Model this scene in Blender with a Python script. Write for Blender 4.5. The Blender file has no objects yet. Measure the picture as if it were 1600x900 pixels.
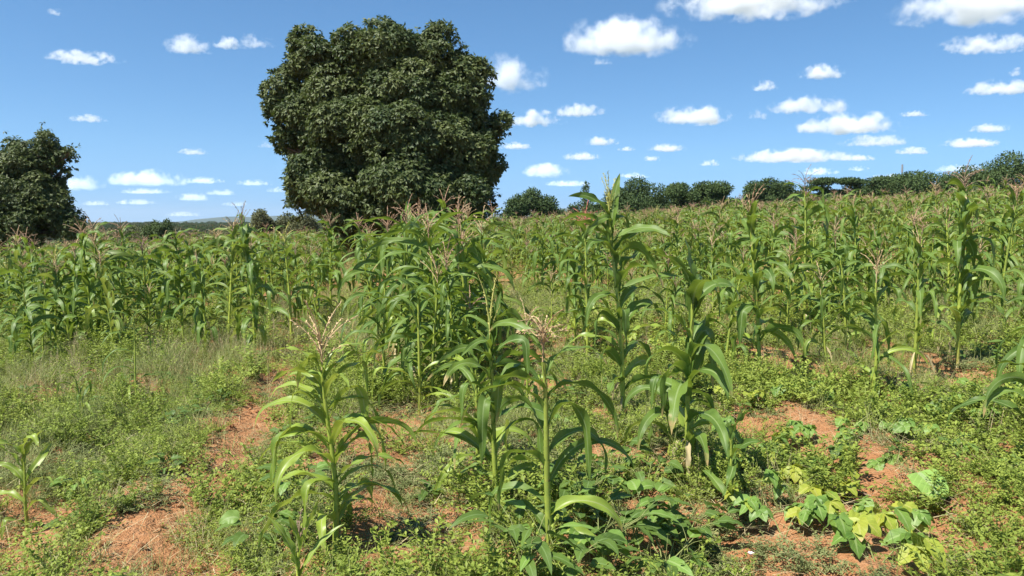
import bpy, math, random
import numpy as np
R = math.radians
rng = np.random.default_rng(7)
random.seed(7)
scn = bpy.context.scene
col = scn.collection

# ------------------------------------------------------------------ camera, sky, sun, exposure
CAM_H, PITCH, FPX = 1.70, 5.1, 1155.0
cam_d = bpy.data.cameras.new('camera')
cam_d.sensor_width = 36.0
cam_d.lens = FPX / 1600 * 36.0
cam_d.clip_start, cam_d.clip_end = 0.05, 120000
cam = bpy.data.objects.new('camera', cam_d)
cam.location = (0, 0, CAM_H)
cam.rotation_euler = (R(90 - PITCH), 0, 0)
col.objects.link(cam)
scn.camera = cam

SUN_EL = 58.0
SUN_XY = (-0.80, -0.60)                     # the sun stands to the left, behind the camera
world = bpy.data.worlds.new('World')
scn.world = world
world.use_nodes = True
wn = world.node_tree
wn.nodes.clear()
sky = wn.nodes.new('ShaderNodeTexSky')
sky.sky_type = 'NISHITA'
sky.sun_disc = False
sky.sun_elevation = R(SUN_EL)
sky.sun_rotation = math.atan2(SUN_XY[0], SUN_XY[1])
sky.altitude = 900
sky.air_density = 1.0
sky.dust_density = 0.0
sky.ozone_density = 6.0
bg = wn.nodes.new('ShaderNodeBackground')
bg.inputs['Strength'].default_value = 0.09
wo = wn.nodes.new('ShaderNodeOutputWorld')
wtc = wn.nodes.new('ShaderNodeTexCoord')
wad = wn.nodes.new('ShaderNodeVectorMath')
wad.operation = 'ADD'
wad.inputs[1].default_value = (0, 0, 0.065)    # a clear dry horizon: the whitest band of the sky lies below the hills
hsv = wn.nodes.new('ShaderNodeHueSaturation')
hsv.inputs['Saturation'].default_value = 1.10
hsv.inputs['Hue'].default_value = 0.493
wn.links.new(wtc.outputs['Generated'], wad.inputs[0])
wsx, wcx, wmx = wn.nodes.new('ShaderNodeSeparateXYZ'), wn.nodes.new('ShaderNodeCombineXYZ'), wn.nodes.new('ShaderNodeMath')
wmx.operation = 'SMOOTH_MAX'
wmx.inputs[1].default_value, wmx.inputs[2].default_value = 0.14, 0.05
wn.links.new(wad.outputs[0], wsx.inputs[0])
wn.links.new(wsx.outputs[0], wcx.inputs[0]); wn.links.new(wsx.outputs[1], wcx.inputs[1])
wn.links.new(wsx.outputs[2], wmx.inputs[0]); wn.links.new(wmx.outputs[0], wcx.inputs[2])
wn.links.new(wcx.outputs[0], sky.inputs[0])
wn.links.new(sky.outputs[0], hsv.inputs['Color'])
wn.links.new(hsv.outputs[0], bg.inputs['Color'])
wn.links.new(bg.outputs[0], wo.inputs['Surface'])

sun_d = bpy.data.lights.new('sun', 'SUN')
sun_d.energy = 5.0
sun_d.angle = R(0.53)
sun_d.color = (1.0, 0.95, 0.87)
sun = bpy.data.objects.new('sun', sun_d)
c_el = math.cos(R(SUN_EL))
sv = np.array([SUN_XY[0] * c_el, SUN_XY[1] * c_el, math.sin(R(SUN_EL))])
from mathutils import Vector
sun.rotation_euler = Vector(tuple(-sv)).to_track_quat('-Z', 'Y').to_euler()
col.objects.link(sun)

scn.view_settings.view_transform = 'Standard'
scn.view_settings.look = 'None'
scn.view_settings.exposure = 0.90
scn.view_settings.gamma = 1.0
scn.view_settings.use_curve_mapping = False
scn.cycles.max_bounces = 10
scn.cycles.diffuse_bounces = 4
scn.cycles.glossy_bounces = 2
scn.cycles.transmission_bounces = 4
scn.cycles.transparent_max_bounces = 8
scn.cycles.volume_bounces = 10
scn.cycles.volume_max_steps = 64
scn.cycles.use_denoising = True
scn.cycles.caustics_reflective = False
scn.cycles.caustics_refractive = False

# ------------------------------------------------------------------ small helpers
def vnoise(x, y, seed=0):
    """value noise, smooth, vectorised, 0..1"""
    xi, yi = np.floor(x).astype(np.int64), np.floor(y).astype(np.int64)
    fx, fy = x - xi, y - yi
    fx, fy = fx * fx * fx * (fx * (fx * 6 - 15) + 10), fy * fy * fy * (fy * (fy * 6 - 15) + 10)
    def h(a, b):
        n = (a * 374761393 + b * 668265263 + seed * 144665) & 0xffffffff
        n = ((n ^ (n >> 13)) * 1274126177) & 0xffffffff
        return ((n ^ (n >> 16)) & 0xffff) / 65535.0
    return ((h(xi, yi) * (1 - fx) + h(xi + 1, yi) * fx) * (1 - fy)
            + (h(xi, yi + 1) * (1 - fx) + h(xi + 1, yi + 1) * fx) * fy)

def fbm(x, y, oct=4, seed=0, gain=0.5):
    a, s, t = 1.0, 0.0, 0.0
    for k in range(oct):
        s = s + a * vnoise(x * 2 ** k + 17.3 * k, y * 2 ** k - 9.1 * k, seed + k)
        t += a
        a *= gain
    return s / t

def sstep(a, b, x):
    t = np.clip((x - a) / (b - a), 0, 1)
    return t * t * (3 - 2 * t)

ROW_P = np.array([0.979, 0.203])            # across the maize rows
ROW_D = np.array([-0.203, 0.979])           # along the maize rows
ROW_W = 1.2                                 # row spacing

def plane_z(x, y):
    x, y = np.asarray(x, float), np.asarray(y, float)
    r = np.hypot(x, y)
    w = np.exp(-(np.maximum(0, r - 190) / 160) ** 2)
    xs = 170 * np.tanh(x / 170)
    ys = 170 * np.tanh(y / 170)
    return (0.058 * xs + 0.004 * ys + 3.0) * w - 3.0

def row_r(x, y):
    return x * ROW_P[0] + y * ROW_P[1]

def furrow(x, y):
    """furrow relief: ridges at r = -0.2 + k*ROW_W"""
    r = row_r(x, y) + 0.10 * (fbm(x * 0.5, y * 0.5, 2, 91) - 0.5)
    amp = 0.075 * np.exp(-np.hypot(x, y) / 45)
    return amp * np.cos(2 * np.pi * (r + 0.2) / ROW_W) * (0.55 + 0.9 * fbm(x * 0.35, y * 0.35, 2, 5))

def ground_z(x, y, fine=False):
    x, y = np.asarray(x, float), np.asarray(y, float)
    z = plane_z(x, y) + furrow(x, y)
    near = np.exp(-np.hypot(x, y) / 30)
    z = z + 0.10 * (fbm(x * 0.9, y * 0.9, 3, 11) - 0.5) * near
    if fine:
        n2 = np.exp(-np.hypot(x, y) / 12)
        c = fbm(x * 7, y * 7, 4, 21, 0.6)
        z = z + n2 * (0.105 * (c - 0.5) + 0.03 * np.maximum(0, fbm(x * 16, y * 16, 3, 31) - 0.55))
    return z

cp, sp = math.cos(R(PITCH)), math.sin(R(PITCH))
def ray(px, py):
    a, b = (px - 800) / FPX, (450 - py) / FPX
    d = np.array([a, cp + b * sp, -sp + b * cp])
    return d

def at(px, py):
    """ground point seen at photo pixel (px, py)"""
    d = ray(px, py)
    t = 0.5
    for _ in range(400):
        p = d * t
        h = CAM_H + p[2] - float(plane_z(p[0], p[1]))
        if h < 0.002:
            break
        t += max(0.004, h * 0.5 / max(0.05, abs(d[2])))
        if t > 400:
            break
    return np.array([d[0] * t, d[1] * t])

def at_depth(px, py, Y):
    d = ray(px, py)
    t = Y / d[1]
    return np.array([d[0] * t, Y, CAM_H + d[2] * t])

class MB:
    """collects vertices, quads, triangles and the point attribute lu = (across, along, random)"""
    def __init__(s):
        s.v, s.q, s.t, s.lu, s.n = [], [], [], [], 0
    def add(s, v, q=None, lu=None, t=None):
        v = np.asarray(v, float).reshape(-1, 3)
        s.v.append(v)
        if q is not None and len(q):
            s.q.append(np.asarray(q, int).reshape(-1, 4) + s.n)
        if t is not None and len(t):
            s.t.append(np.asarray(t, int).reshape(-1, 3) + s.n)
        s.lu.append(np.zeros((len(v), 3)) if lu is None else np.asarray(lu, float).reshape(-1, 3))
        s.n += len(v)
    def merge(s, o, M=None, off=(0, 0, 0)):
        v = np.concatenate(o.v)
        if M is not None:
            v = v @ np.asarray(M).T
        s.add(v + np.asarray(off), np.concatenate(o.q) if o.q else None, np.concatenate(o.lu), np.concatenate(o.t) if o.t else None)
    def mesh(s, name, mat, smooth=True):
        me = bpy.data.meshes.new(name)
        if not s.n:
            return me
        v = np.concatenate(s.v)
        q = np.concatenate(s.q) if s.q else np.zeros((0, 4), int)
        t = np.concatenate(s.t) if s.t else np.zeros((0, 3), int)
        me.vertices.add(len(v))
        me.vertices.foreach_set('co', v.astype(np.float32).ravel())
        li = np.concatenate([q.ravel(), t.ravel()]).astype(np.int32)
        me.loops.add(len(li))
        me.loops.foreach_set('vertex_index', li)
        st = np.concatenate([np.arange(len(q)) * 4, len(q) * 4 + np.arange(len(t)) * 3]).astype(np.int32)
        me.polygons.add(len(st))
        me.polygons.foreach_set('loop_start', st)
        me.polygons.foreach_set('use_smooth', np.full(len(st), smooth))
        a = me.attributes.new('lu', 'FLOAT_VECTOR', 'POINT')
        a.data.foreach_set('vector', np.concatenate(s.lu).astype(np.float32).ravel())
        me.materials.append(mat)
        me.update(calc_edges=True)
        return me
    def obj(s, name, mat, parent=None, smooth=True, link=True):
        o = bpy.data.objects.new(name, s.mesh(name, mat, smooth))
        if link:
            col.objects.link(o)
        if parent is not None:
            o.parent = parent
        return o

def thing(name, label, cat, loc=(0, 0, 0), rz=0.0, group=None):
    o = bpy.data.objects.new(name, None)
    o.empty_display_size = 0.2
    col.objects.link(o)
    o.location = tuple(float(c) for c in loc)
    o.rotation_euler = (0, 0, rz)
    return tag(o, label, cat, group)

def tag(o, label=None, cat=None, group=None, kind=None):
    if label: o['label'] = label
    if cat: o['category'] = cat
    if group: o['group'] = group
    if kind: o['kind'] = kind
    return o

def tube(path, rad, n=6, rnd=0.0, cap=True):
    """tube along path with per-point radius -> (verts, quads, lu)"""
    P = np.asarray(path, float)
    rad = np.broadcast_to(np.asarray(rad, float), (len(P),))
    T = np.gradient(P, axis=0)
    T /= np.linalg.norm(T, axis=1, keepdims=True) + 1e-9
    ref = np.array([0.31, 0.17, 0.93]) if abs(T[:, 2]).mean() < 0.8 else np.array([1.0, 0.07, 0.0])
    A = np.cross(T, ref); A /= np.linalg.norm(A, axis=1, keepdims=True) + 1e-9
    B = np.cross(T, A)
    an = np.arange(n) * 2 * np.pi / n
    V = P[:, None] + rad[:, None, None] * (np.cos(an)[None, :, None] * A[:, None] + np.sin(an)[None, :, None] * B[:, None])
    m = len(P)
    i, j = np.meshgrid(np.arange(m - 1), np.arange(n), indexing='ij')
    Q = np.stack([i * n + j, i * n + (j + 1) % n, (i + 1) * n + (j + 1) % n, (i + 1) * n + j], -1).reshape(-1, 4)
    lu = np.zeros((m, n, 3)); lu[..., 0] = np.cos(an)[None]; lu[..., 1] = np.linspace(0, 1, m)[:, None]; lu[..., 2] = rnd
    return V.reshape(-1, 3), Q, lu.reshape(-1, 3)

def blade(base, az, L, W, e0, e1, p=1.0, fold=0.5, wave=0.0, nseg=14, na=4, twist=0.0, roll=0.0, drift=0.0,
          kink=None, profile='maize', rnd=0.0, rg=rng):
    """one leaf blade: arches from elevation e0 to e1 along its length, V-folded along the midrib"""
    s = np.linspace(0, 1, nseg + 1)
    e = e0 + (e1 - e0) * s ** p
    if kink:
        e = e - kink[1] * sstep(kink[0] - 0.05, kink[0] + 0.05, s)
    e = np.clip(e, -1.5, 1.5)
    a = az + drift * s
    T = np.stack([np.cos(e) * np.cos(a), np.cos(e) * np.sin(a), np.sin(e)], -1)
    C = np.zeros((nseg + 1, 3))
    C[1:] = np.cumsum((T[1:] + T[:-1]) * 0.5 * L / nseg, axis=0)
    C += np.asarray(base, float)
    S = np.stack([-np.sin(a), np.cos(a), np.zeros_like(a)], -1)
    N = np.cross(T, S)
    ro = (roll + twist * s)[:, None]
    S, N = S * np.cos(ro) + N * np.sin(ro), N * np.cos(ro) - S * np.sin(ro)
    if profile == 'maize':
        w = (0.42 + 0.58 * sstep(0, 0.32, s)) * (1 - s ** 2.4) ** 0.85
    elif profile == 'ovate':
        w = np.sin(np.pi * np.clip(s, 0, 1) ** 0.62) ** 0.8 * (1 - 0.25 * s)
    elif profile == 'heart':
        w = np.clip(1.0 - np.abs((s - 0.28) / 0.74) ** 2.0, 0, 1) ** 0.6
        w[0] = 0.45
    else:
        w = (1 - s) ** 0.7
    w = np.maximum(w, 0.012) * W * 0.5
    u = np.linspace(-1, 1, na + 1)
    fo = fold * (1 - 0.75 * sstep(0, 0.7, s))
    ph1, ph2 = rg.uniform(0, 6.28, 2)
    f1, f2 = rg.uniform(2.2, 4.2, 2)
    ed = np.where(u[None] > 0, np.sin(f1 * 6.28 * s[:, None] + ph1), np.sin(f2 * 6.28 * s[:, None] + ph2))
    env = (sstep(0.02, 0.25, s) * (1 - s) ** 0.5)[:, None]
    off = wave * W * ed * np.abs(u)[None] ** 2 * env
    au = np.abs(u)[None]
    V = (C[:, None] + S[:, None] * (u[None] * w[:, None] * np.cos(fo)[:, None])[..., None]
         + N[:, None] * (au * w[:, None] * np.sin(fo)[:, None] + off)[..., None])
    m, k = nseg + 1, na + 1
    i, j = np.meshgrid(np.arange(m - 1), np.arange(k - 1), indexing='ij')
    Q = np.stack([i * k + j, i * k + j + 1, (i + 1) * k + j + 1, (i + 1) * k + j], -1).reshape(-1, 4)
    lu = np.zeros((m, k, 3)); lu[..., 0] = u[None]; lu[..., 1] = s[:, None]; lu[..., 2] = rnd
    return V.reshape(-1, 3), Q, lu.reshape(-1, 3)

def unit(v):
    return v / (np.linalg.norm(v, axis=-1, keepdims=True) + 1e-9)

def rhombs(P, D, Nn, L, W, rnd, mid=0.45, cup=0.0):
    """many small four-cornered leaves at once"""
    P, D = np.asarray(P), unit(np.asarray(D))
    S = unit(np.cross(D, Nn)); N2 = np.cross(S, D)
    L = np.broadcast_to(L, (len(P),))[:, None]; W = np.broadcast_to(W, (len(P),))[:, None]
    m = P + D * L * mid
    V = np.stack([P, m + S * W * .5 + N2 * cup * W, P + D * L, m - S * W * .5 + N2 * cup * W], 1)
    Q = np.arange(len(P) * 4).reshape(-1, 4)
    lu = np.zeros((len(P), 4, 3))
    lu[:, 1, 0], lu[:, 3, 0] = 1, -1
    lu[:, 1, 1] = lu[:, 3, 1] = mid; lu[:, 2, 1] = 1
    lu[..., 2] = np.broadcast_to(rnd, (len(P),))[:, None]
    return V.reshape(-1, 3), Q, lu.reshape(-1, 3)

def grass_blades(P, az, L, W, e0, bend, rnd, ns=4):
    """many thin arching grass blades at once"""
    n = len(P)
    s = np.linspace(0, 1, ns + 1)
    e = e0[:, None] - bend[:, None] * s[None] ** 1.3
    T = np.stack([np.cos(e) * np.cos(az)[:, None], np.cos(e) * np.sin(az)[:, None], np.sin(e)], -1)
    C = np.zeros((n, ns + 1, 3))
    C[:, 1:] = np.cumsum((T[:, 1:] + T[:, :-1]) * .5 * (L / ns)[:, None, None], axis=1)
    C += P[:, None]
    fa = az + rng.uniform(0.6, 2.5, n)
    S = np.stack([np.cos(fa), np.sin(fa), np.zeros(n)], -1)[:, None]
    w = (W[:, None] * .5 * np.maximum(0.06, (1 - s[None]) ** 0.7))[..., None]
    V = np.stack([C - S * w, C + S * w], 2)
    k = ns + 1
    base = (np.arange(n) * k * 2)[:, None, None]
    i = np.arange(ns)[None, :, None]
    Q = (base + np.concatenate([i * 2, i * 2 + 1, i * 2 + 3, i * 2 + 2], -1)).reshape(-1, 4)
    lu = np.zeros((n, k, 2, 3)); lu[..., 0, 0] = -1; lu[..., 1, 0] = 1; lu[..., 1] = s[None, :, None]; lu[..., 2] = rnd[:, None, None]
    return V.reshape(-1, 3), Q, lu.reshape(-1, 3)

# ------------------------------------------------------------------ materials
class NT:
    def __init__(s, name):
        s.m = bpy.data.materials.new(name); s.m.use_nodes = True
        s.t = s.m.node_tree; s.t.nodes.clear()
        s.out = s.t.nodes.new('ShaderNodeOutputMaterial')
    def n(s, typ, **kw):
        nd = s.t.nodes.new(typ)
        for k, v in kw.items():
            if k.startswith('i_'):
                nd.inputs[k[2:].replace('_', ' ')].default_value = v
            elif isinstance(k, str):
                setattr(nd, k, v)
        return nd
    def l(s, a, b): s.t.links.new(a, b)
    def math(s, op, a, b=None, c=None, clamp=False):
        nd = s.t.nodes.new('ShaderNodeMath'); nd.operation = op; nd.use_clamp = clamp
        for k, x in enumerate((a, b, c)):
            if x is None: continue
            if isinstance(x, (int, float)): nd.inputs[k].default_value = x
            else: s.l(x, nd.inputs[k])
        return nd.outputs[0]
    def mix(s, f, a, b, mode='MIX'):
        nd = s.t.nodes.new('ShaderNodeMix'); nd.data_type = 'RGBA'; nd.blend_type = mode
        for sock, x in ((nd.inputs[0], f), (nd.inputs[6], a), (nd.inputs[7], b)):
            if isinstance(x, (int, float)): sock.default_value = x
            elif isinstance(x, tuple): sock.default_value = (*x[:3], 1)
            else: s.l(x, sock)
        return nd.outputs[2]
    def ramp(s, f, stops):
        nd = s.t.nodes.new('ShaderNodeValToRGB')
        e = nd.color_ramp.elements
        while len(e) < len(stops): e.new(0.5)
        for k, (p, c) in enumerate(stops):
            e[k].position = p; e[k].color = (*c, 1)
        s.l(f, nd.inputs[0])
        return nd.outputs[0]
    def lu(s):
        a = s.t.nodes.new('ShaderNodeAttribute'); a.attribute_name = 'lu'
        x = s.t.nodes.new('ShaderNodeSeparateXYZ'); s.l(a.outputs['Vector'], x.inputs[0])
        return x.outputs[0], x.outputs[1], x.outputs[2]
    def noise(s, scale, detail=3, vec=None, rough=0.5):
        nd = s.t.nodes.new('ShaderNodeTexNoise')
        nd.inputs['Scale'].default_value = scale; nd.inputs['Detail'].default_value = detail; nd.inputs['Roughness'].default_value = rough
        if vec is not None: s.l(vec, nd.inputs['Vector'])
        return nd.outputs[0]

def leaf_mat(name, dark, light, transl=(0.3, 0.4, 0.06), tf=0.3, rough=0.5, spec=0.4, midrib=None, vein=False, tip=None, obj_var=0.5, sat_noise=True, chev=False):
    t = NT(name)
    u, v, r = t.lu()
    oi = t.n('ShaderNodeObjectInfo')
    f = t.math('ADD', t.math('MULTIPLY', r, 1 - obj_var), t.math('MULTIPLY', oi.outputs['Random'], obj_var))
    c = t.mix(f, dark, light)
    if sat_noise:
        tc = t.n('ShaderNodeTexCoord')
        nz = t.noise(9.0, 3, tc.outputs['Object'])
        c = t.mix(t.math('MULTIPLY', t.math('SUBTRACT', nz, 0.35, clamp=True), 1.1), c, tuple(min(1, x * 1.6) for x in light))
    au = t.math('ABSOLUTE', u)
    if vein:
        sv_ = t.math('SINE', t.math('MULTIPLY', u, 34.0))
        c = t.mix(t.math('MULTIPLY', t.math('MULTIPLY', sv_, 0.5), 0.35, clamp=True), c, tuple(x * 1.7 for x in light))
    if chev:
        w_ = t.math('SINE', t.math('MULTIPLY', t.math('SUBTRACT', v, t.math('MULTIPLY', au, 0.32)), 38.0))
        c = t.mix(t.math('MULTIPLY', t.math('SUBTRACT', w_, 0.72, clamp=True), 0.9, clamp=True), c, tuple(min(1, x * 1.7) for x in light))
    if midrib:
        mr = t.math('LESS_THAN', au, t.math('SUBTRACT', 0.16, t.math('MULTIPLY', v, 0.09)))
        c = t.mix(t.math('MULTIPLY', mr, 0.75), c, midrib)
    if tip:
        tc2 = t.n('ShaderNodeTexCoord')
        nz2 = t.noise(30.0, 2, tc2.outputs['Object'])
        th = t.math('ADD', t.math('SUBTRACT', v, t.math('SUBTRACT', 1.12, t.math('MULTIPLY', r, 0.3))), t.math('MULTIPLY', t.math('SUBTRACT', nz2, 0.5), 0.25))
        c = t.mix(t.math('MULTIPLY', th, 9.0, clamp=True), c, tip)
    b = t.n('ShaderNodeBsdfPrincipled')
    t.l(c, b.inputs['Base Color'])
    b.inputs['Roughness'].default_value = rough
    b.inputs['Specular IOR Level'].default_value = spec
    tr = t.n('ShaderNodeBsdfTranslucent')
    t.l(t.mix(0.65, c, transl), tr.inputs['Color'])
    mx = t.n('ShaderNodeMixShader'); mx.inputs[0].default_value = tf
    t.l(b.outputs[0], mx.inputs[1]); t.l(tr.outputs[0], mx.inputs[2])
    t.l(mx.outputs[0], t.out.inputs['Surface'])
    return t.m

def plain_mat(name, c0, c1, rough=0.7, spec=0.3, noise_scale=20.0, along=None, bump=0.0):
    t = NT(name)
    u, v, r = t.lu()
    tc = t.n('ShaderNodeTexCoord')
    oi = t.n('ShaderNodeObjectInfo')
    nz = t.noise(noise_scale, 3, tc.outputs['Object'])
    f = t.math('ADD', t.math('MULTIPLY', nz, 0.6), t.math('MULTIPLY', t.math('ADD', r, oi.outputs['Random']), 0.28), clamp=True)
    c = t.mix(f, c0, c1)
    if along:
        c = t.mix(t.math('MULTIPLY', t.math('SUBTRACT', v, along[0], clamp=True), along[2]) if along[2] > 0 else
                  t.math('MULTIPLY', t.math('SUBTRACT', along[0], v, clamp=True), -along[2]), c, along[1])
    b = t.n('ShaderNodeBsdfPrincipled')
    t.l(c, b.inputs['Base Color']); b.inputs['Roughness'].default_value = rough; b.inputs['Specular IOR Level'].default_value = spec
    if bump:
        bp = t.n('ShaderNodeBump'); bp.inputs['Strength'].default_value = bump; bp.inputs['Distance'].default_value = 0.02
        t.l(nz, bp.inputs['Height']); t.l(bp.outputs[0], b.inputs['Normal'])
    t.l(b.outputs[0], t.out.inputs['Surface'])
    return t.m

M = {}
M['maize_leaf'] = leaf_mat('maize_leaf', (0.040, 0.088, 0.018), (0.135, 0.205, 0.036), (0.34, 0.46, 0.04), 0.30, 0.48, 0.28,
                           midrib=(0.24, 0.32, 0.12), vein=True, tip=(0.42, 0.31, 0.13))
M['maize_leaf_light'] = leaf_mat('maize_leaf_light', (0.13, 0.21, 0.028), (0.25, 0.33, 0.045), (0.46, 0.52, 0.07), 0.32, 0.42, 0.5,
                                 midrib=(0.36, 0.40, 0.16), vein=True, tip=(0.45, 0.33, 0.13))
M['maize_leaf_mid'] = leaf_mat('maize_leaf_mid', (0.065, 0.120, 0.022), (0.165, 0.220, 0.040), (0.42, 0.48, 0.07), 0.30, 0.48, 0.28,
                               midrib=(0.32, 0.36, 0.15), vein=True, tip=(0.45, 0.33, 0.13))
M['maize_stalk'] = plain_mat('maize_stalk', (0.130, 0.200, 0.040), (0.44, 0.49, 0.075), 0.42, 0.45, 14, along=(0.16, (0.34, 0.20, 0.10), -4.0))
M['tassel_pink'] = plain_mat('tassel_pink', (0.33, 0.20, 0.125), (0.52, 0.355, 0.22), 0.8, 0.2, 30)
M['tassel_red'] = plain_mat('tassel_red', (0.42, 0.13, 0.10), (0.60, 0.22, 0.16), 0.8, 0.2, 30)
M['tassel_tan'] = plain_mat('tassel_tan', (0.36, 0.25, 0.13), (0.60, 0.45, 0.25), 0.8, 0.2, 30)
M['tassel_green'] = plain_mat('tassel_green', (0.34, 0.36, 0.08), (0.55, 0.52, 0.18), 0.8, 0.2, 30)
M['tassel_dry'] = plain_mat('tassel_dry', (0.16, 0.11, 0.08), (0.36, 0.26, 0.17), 0.8, 0.2, 30)
M['husk'] = leaf_mat('husk', (0.16, 0.24, 0.04), (0.26, 0.33, 0.06), tf=0.15)
M['silk'] = plain_mat('silk', (0.22, 0.03, 0.03), (0.35, 0.06, 0.05), 0.6)
M['tree_leaf'] = leaf_mat('tree_leaf', (0.038, 0.068, 0.022), (0.125, 0.150, 0.044), (0.14, 0.22, 0.03), 0.16, 0.55, 0.3, obj_var=0.0, sat_noise=False)
M['thorn_leaf'] = leaf_mat('thorn_leaf', (0.036, 0.064, 0.020), (0.086, 0.128, 0.038), (0.12, 0.17, 0.04), 0.14, 0.7, 0.2, obj_var=0.35, sat_noise=False)
M['scrub_leaf'] = leaf_mat('scrub_leaf', (0.075, 0.090, 0.040), (0.130, 0.135, 0.060), (0.16, 0.18, 0.05), 0.18, 0.7, 0.2, obj_var=0.35, sat_noise=False)
M['bark'] = plain_mat('bark', (0.07, 0.055, 0.04), (0.17, 0.135, 0.10), 0.9, 0.2, 6, bump=0.8)
M['weed_leaf'] = leaf_mat('weed_leaf', (0.085, 0.140, 0.022), (0.270, 0.320, 0.055), (0.36, 0.48, 0.05), 0.24, 0.55, 0.2)
M['weed_dull'] = leaf_mat('weed_dull', (0.095, 0.130, 0.045), (0.250, 0.270, 0.105), (0.25, 0.32, 0.08), 0.22, 0.6, 0.15)
M['grass_blade'] = leaf_mat('grass_blade', (0.110, 0.155, 0.035), (0.330, 0.350, 0.125), (0.32, 0.38, 0.10), 0.22, 0.55, 0.2)
M['straw'] = leaf_mat('straw', (0.30, 0.24, 0.12), (0.50, 0.42, 0.24), (0.5, 0.42, 0.2), 0.2, 0.7, 0.2)
M['broad_leaf'] = leaf_mat('broad_leaf', (0.045, 0.090, 0.018), (0.105, 0.165, 0.032), (0.28, 0.40, 0.05), 0.26, 0.5, 0.25, chev=True, midrib=(0.16, 0.24, 0.08))
M['bean_green'] = leaf_mat('bean_green', (0.09, 0.18, 0.03), (0.17, 0.27, 0.05), (0.35, 0.48, 0.07), 0.3, 0.5, 0.4, chev=True, midrib=(0.28, 0.38, 0.13))
M['bean_yellow'] = leaf_mat('bean_yellow', (0.14, 0.24, 0.03), (0.31, 0.33, 0.04), (0.50, 0.52, 0.05), 0.3, 0.5, 0.4, chev=True, tip=(0.40, 0.26, 0.08), midrib=(0.40, 0.40, 0.10))
M['pale_leaf'] = leaf_mat('pale_leaf', (0.20, 0.34, 0.07), (0.27, 0.42, 0.10), (0.4, 0.52, 0.10), 0.3, 0.5, 0.4, chev=True, midrib=(0.34, 0.44, 0.20))
M['stem_green'] = plain_mat('stem_green', (0.16, 0.20, 0.06), (0.28, 0.30, 0.10), 0.6)
M['petal'] = plain_mat('petal', (0.60, 0.52, 0.68), (0.78, 0.72, 0.80), 0.6)
M['soil_clod'] = plain_mat('soil_clod', (0.27, 0.118, 0.052), (0.42, 0.21, 0.10), 0.95, 0.1, 25, bump=0.5)
M['wood_dry'] = plain_mat('wood_dry', (0.20, 0.13, 0.09), (0.36, 0.26, 0.18), 0.9, 0.2, 12)
M['metal'] = plain_mat('metal', (0.20, 0.21, 0.22), (0.30, 0.31, 0.32), 0.5)
M['white_wall'] = plain_mat('white_wall', (0.62, 0.60, 0.56), (0.75, 0.73, 0.70), 0.9, 0.2, 1.0)
M['blue_roof'] = plain_mat('blue_roof', (0.48, 0.58, 0.66), (0.60, 0.68, 0.74), 0.4, 0.5, 0.5)
M['dark_opening'] = plain_mat('dark_opening', (0.03, 0.03, 0.035), (0.05, 0.05, 0.055), 0.4)

def soil_material():
    t = NT('red_soil')
    tc = t.n('ShaderNodeTexCoord')
    g = tc.outputs['Object']
    n1 = t.noise(1.3, 4, g)
    n2 = t.noise(16.0, 5, g, 0.65)
    n3 = t.noise(70.0, 3, g, 0.6)
    c = t.mix(n1, (0.325, 0.142, 0.058), (0.465, 0.235, 0.106))
    c = t.mix(t.math('MULTIPLY', t.math('SUBTRACT', n2, 0.42, clamp=True), 2.2, clamp=True), c, (0.50, 0.285, 0.150))
    c = t.mix(t.math('MULTIPLY', t.math('SUBTRACT', 0.46, n3, clamp=True), 2.5, clamp=True), c, (0.20, 0.10, 0.055))
    # beyond the field the soil is under dry grass and scrub
    sx = t.n('ShaderNodeSeparateXYZ'); t.l(g, sx.inputs[0])
    far = t.math('MULTIPLY', t.math('SUBTRACT', sx.outputs[1], 60.0), 0.02, clamp=True)
    n4 = t.noise(0.05, 5, g)
    c = t.mix(far, c, t.mix(n4, (0.05, 0.065, 0.03), (0.10, 0.11, 0.05)))
    b = t.n('ShaderNodeBsdfPrincipled')
    t.l(c, b.inputs['Base Color']); b.inputs['Roughness'].default_value = 0.95; b.inputs['Specular IOR Level'].default_value = 0.12
    bp = t.n('ShaderNodeBump'); bp.inputs['Strength'].default_value = 1.0; bp.inputs['Distance'].default_value = 0.05
    t.l(t.math('ADD', t.math('MULTIPLY', n2, 1.0), t.math('MULTIPLY', n3, 0.5)), bp.inputs['Height'])
    t.l(bp.outputs[0], b.inputs['Normal'])
    t.l(b.outputs[0], t.out.inputs['Surface'])
    return t.m
M['soil'] = soil_material()

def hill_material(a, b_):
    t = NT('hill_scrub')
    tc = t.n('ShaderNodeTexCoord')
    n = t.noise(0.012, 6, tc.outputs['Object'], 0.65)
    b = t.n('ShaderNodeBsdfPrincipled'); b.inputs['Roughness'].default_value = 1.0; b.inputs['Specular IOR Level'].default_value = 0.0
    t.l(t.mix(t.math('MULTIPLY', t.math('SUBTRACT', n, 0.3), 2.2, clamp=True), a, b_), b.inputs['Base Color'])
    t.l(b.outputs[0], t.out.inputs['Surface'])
    return t.m

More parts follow.
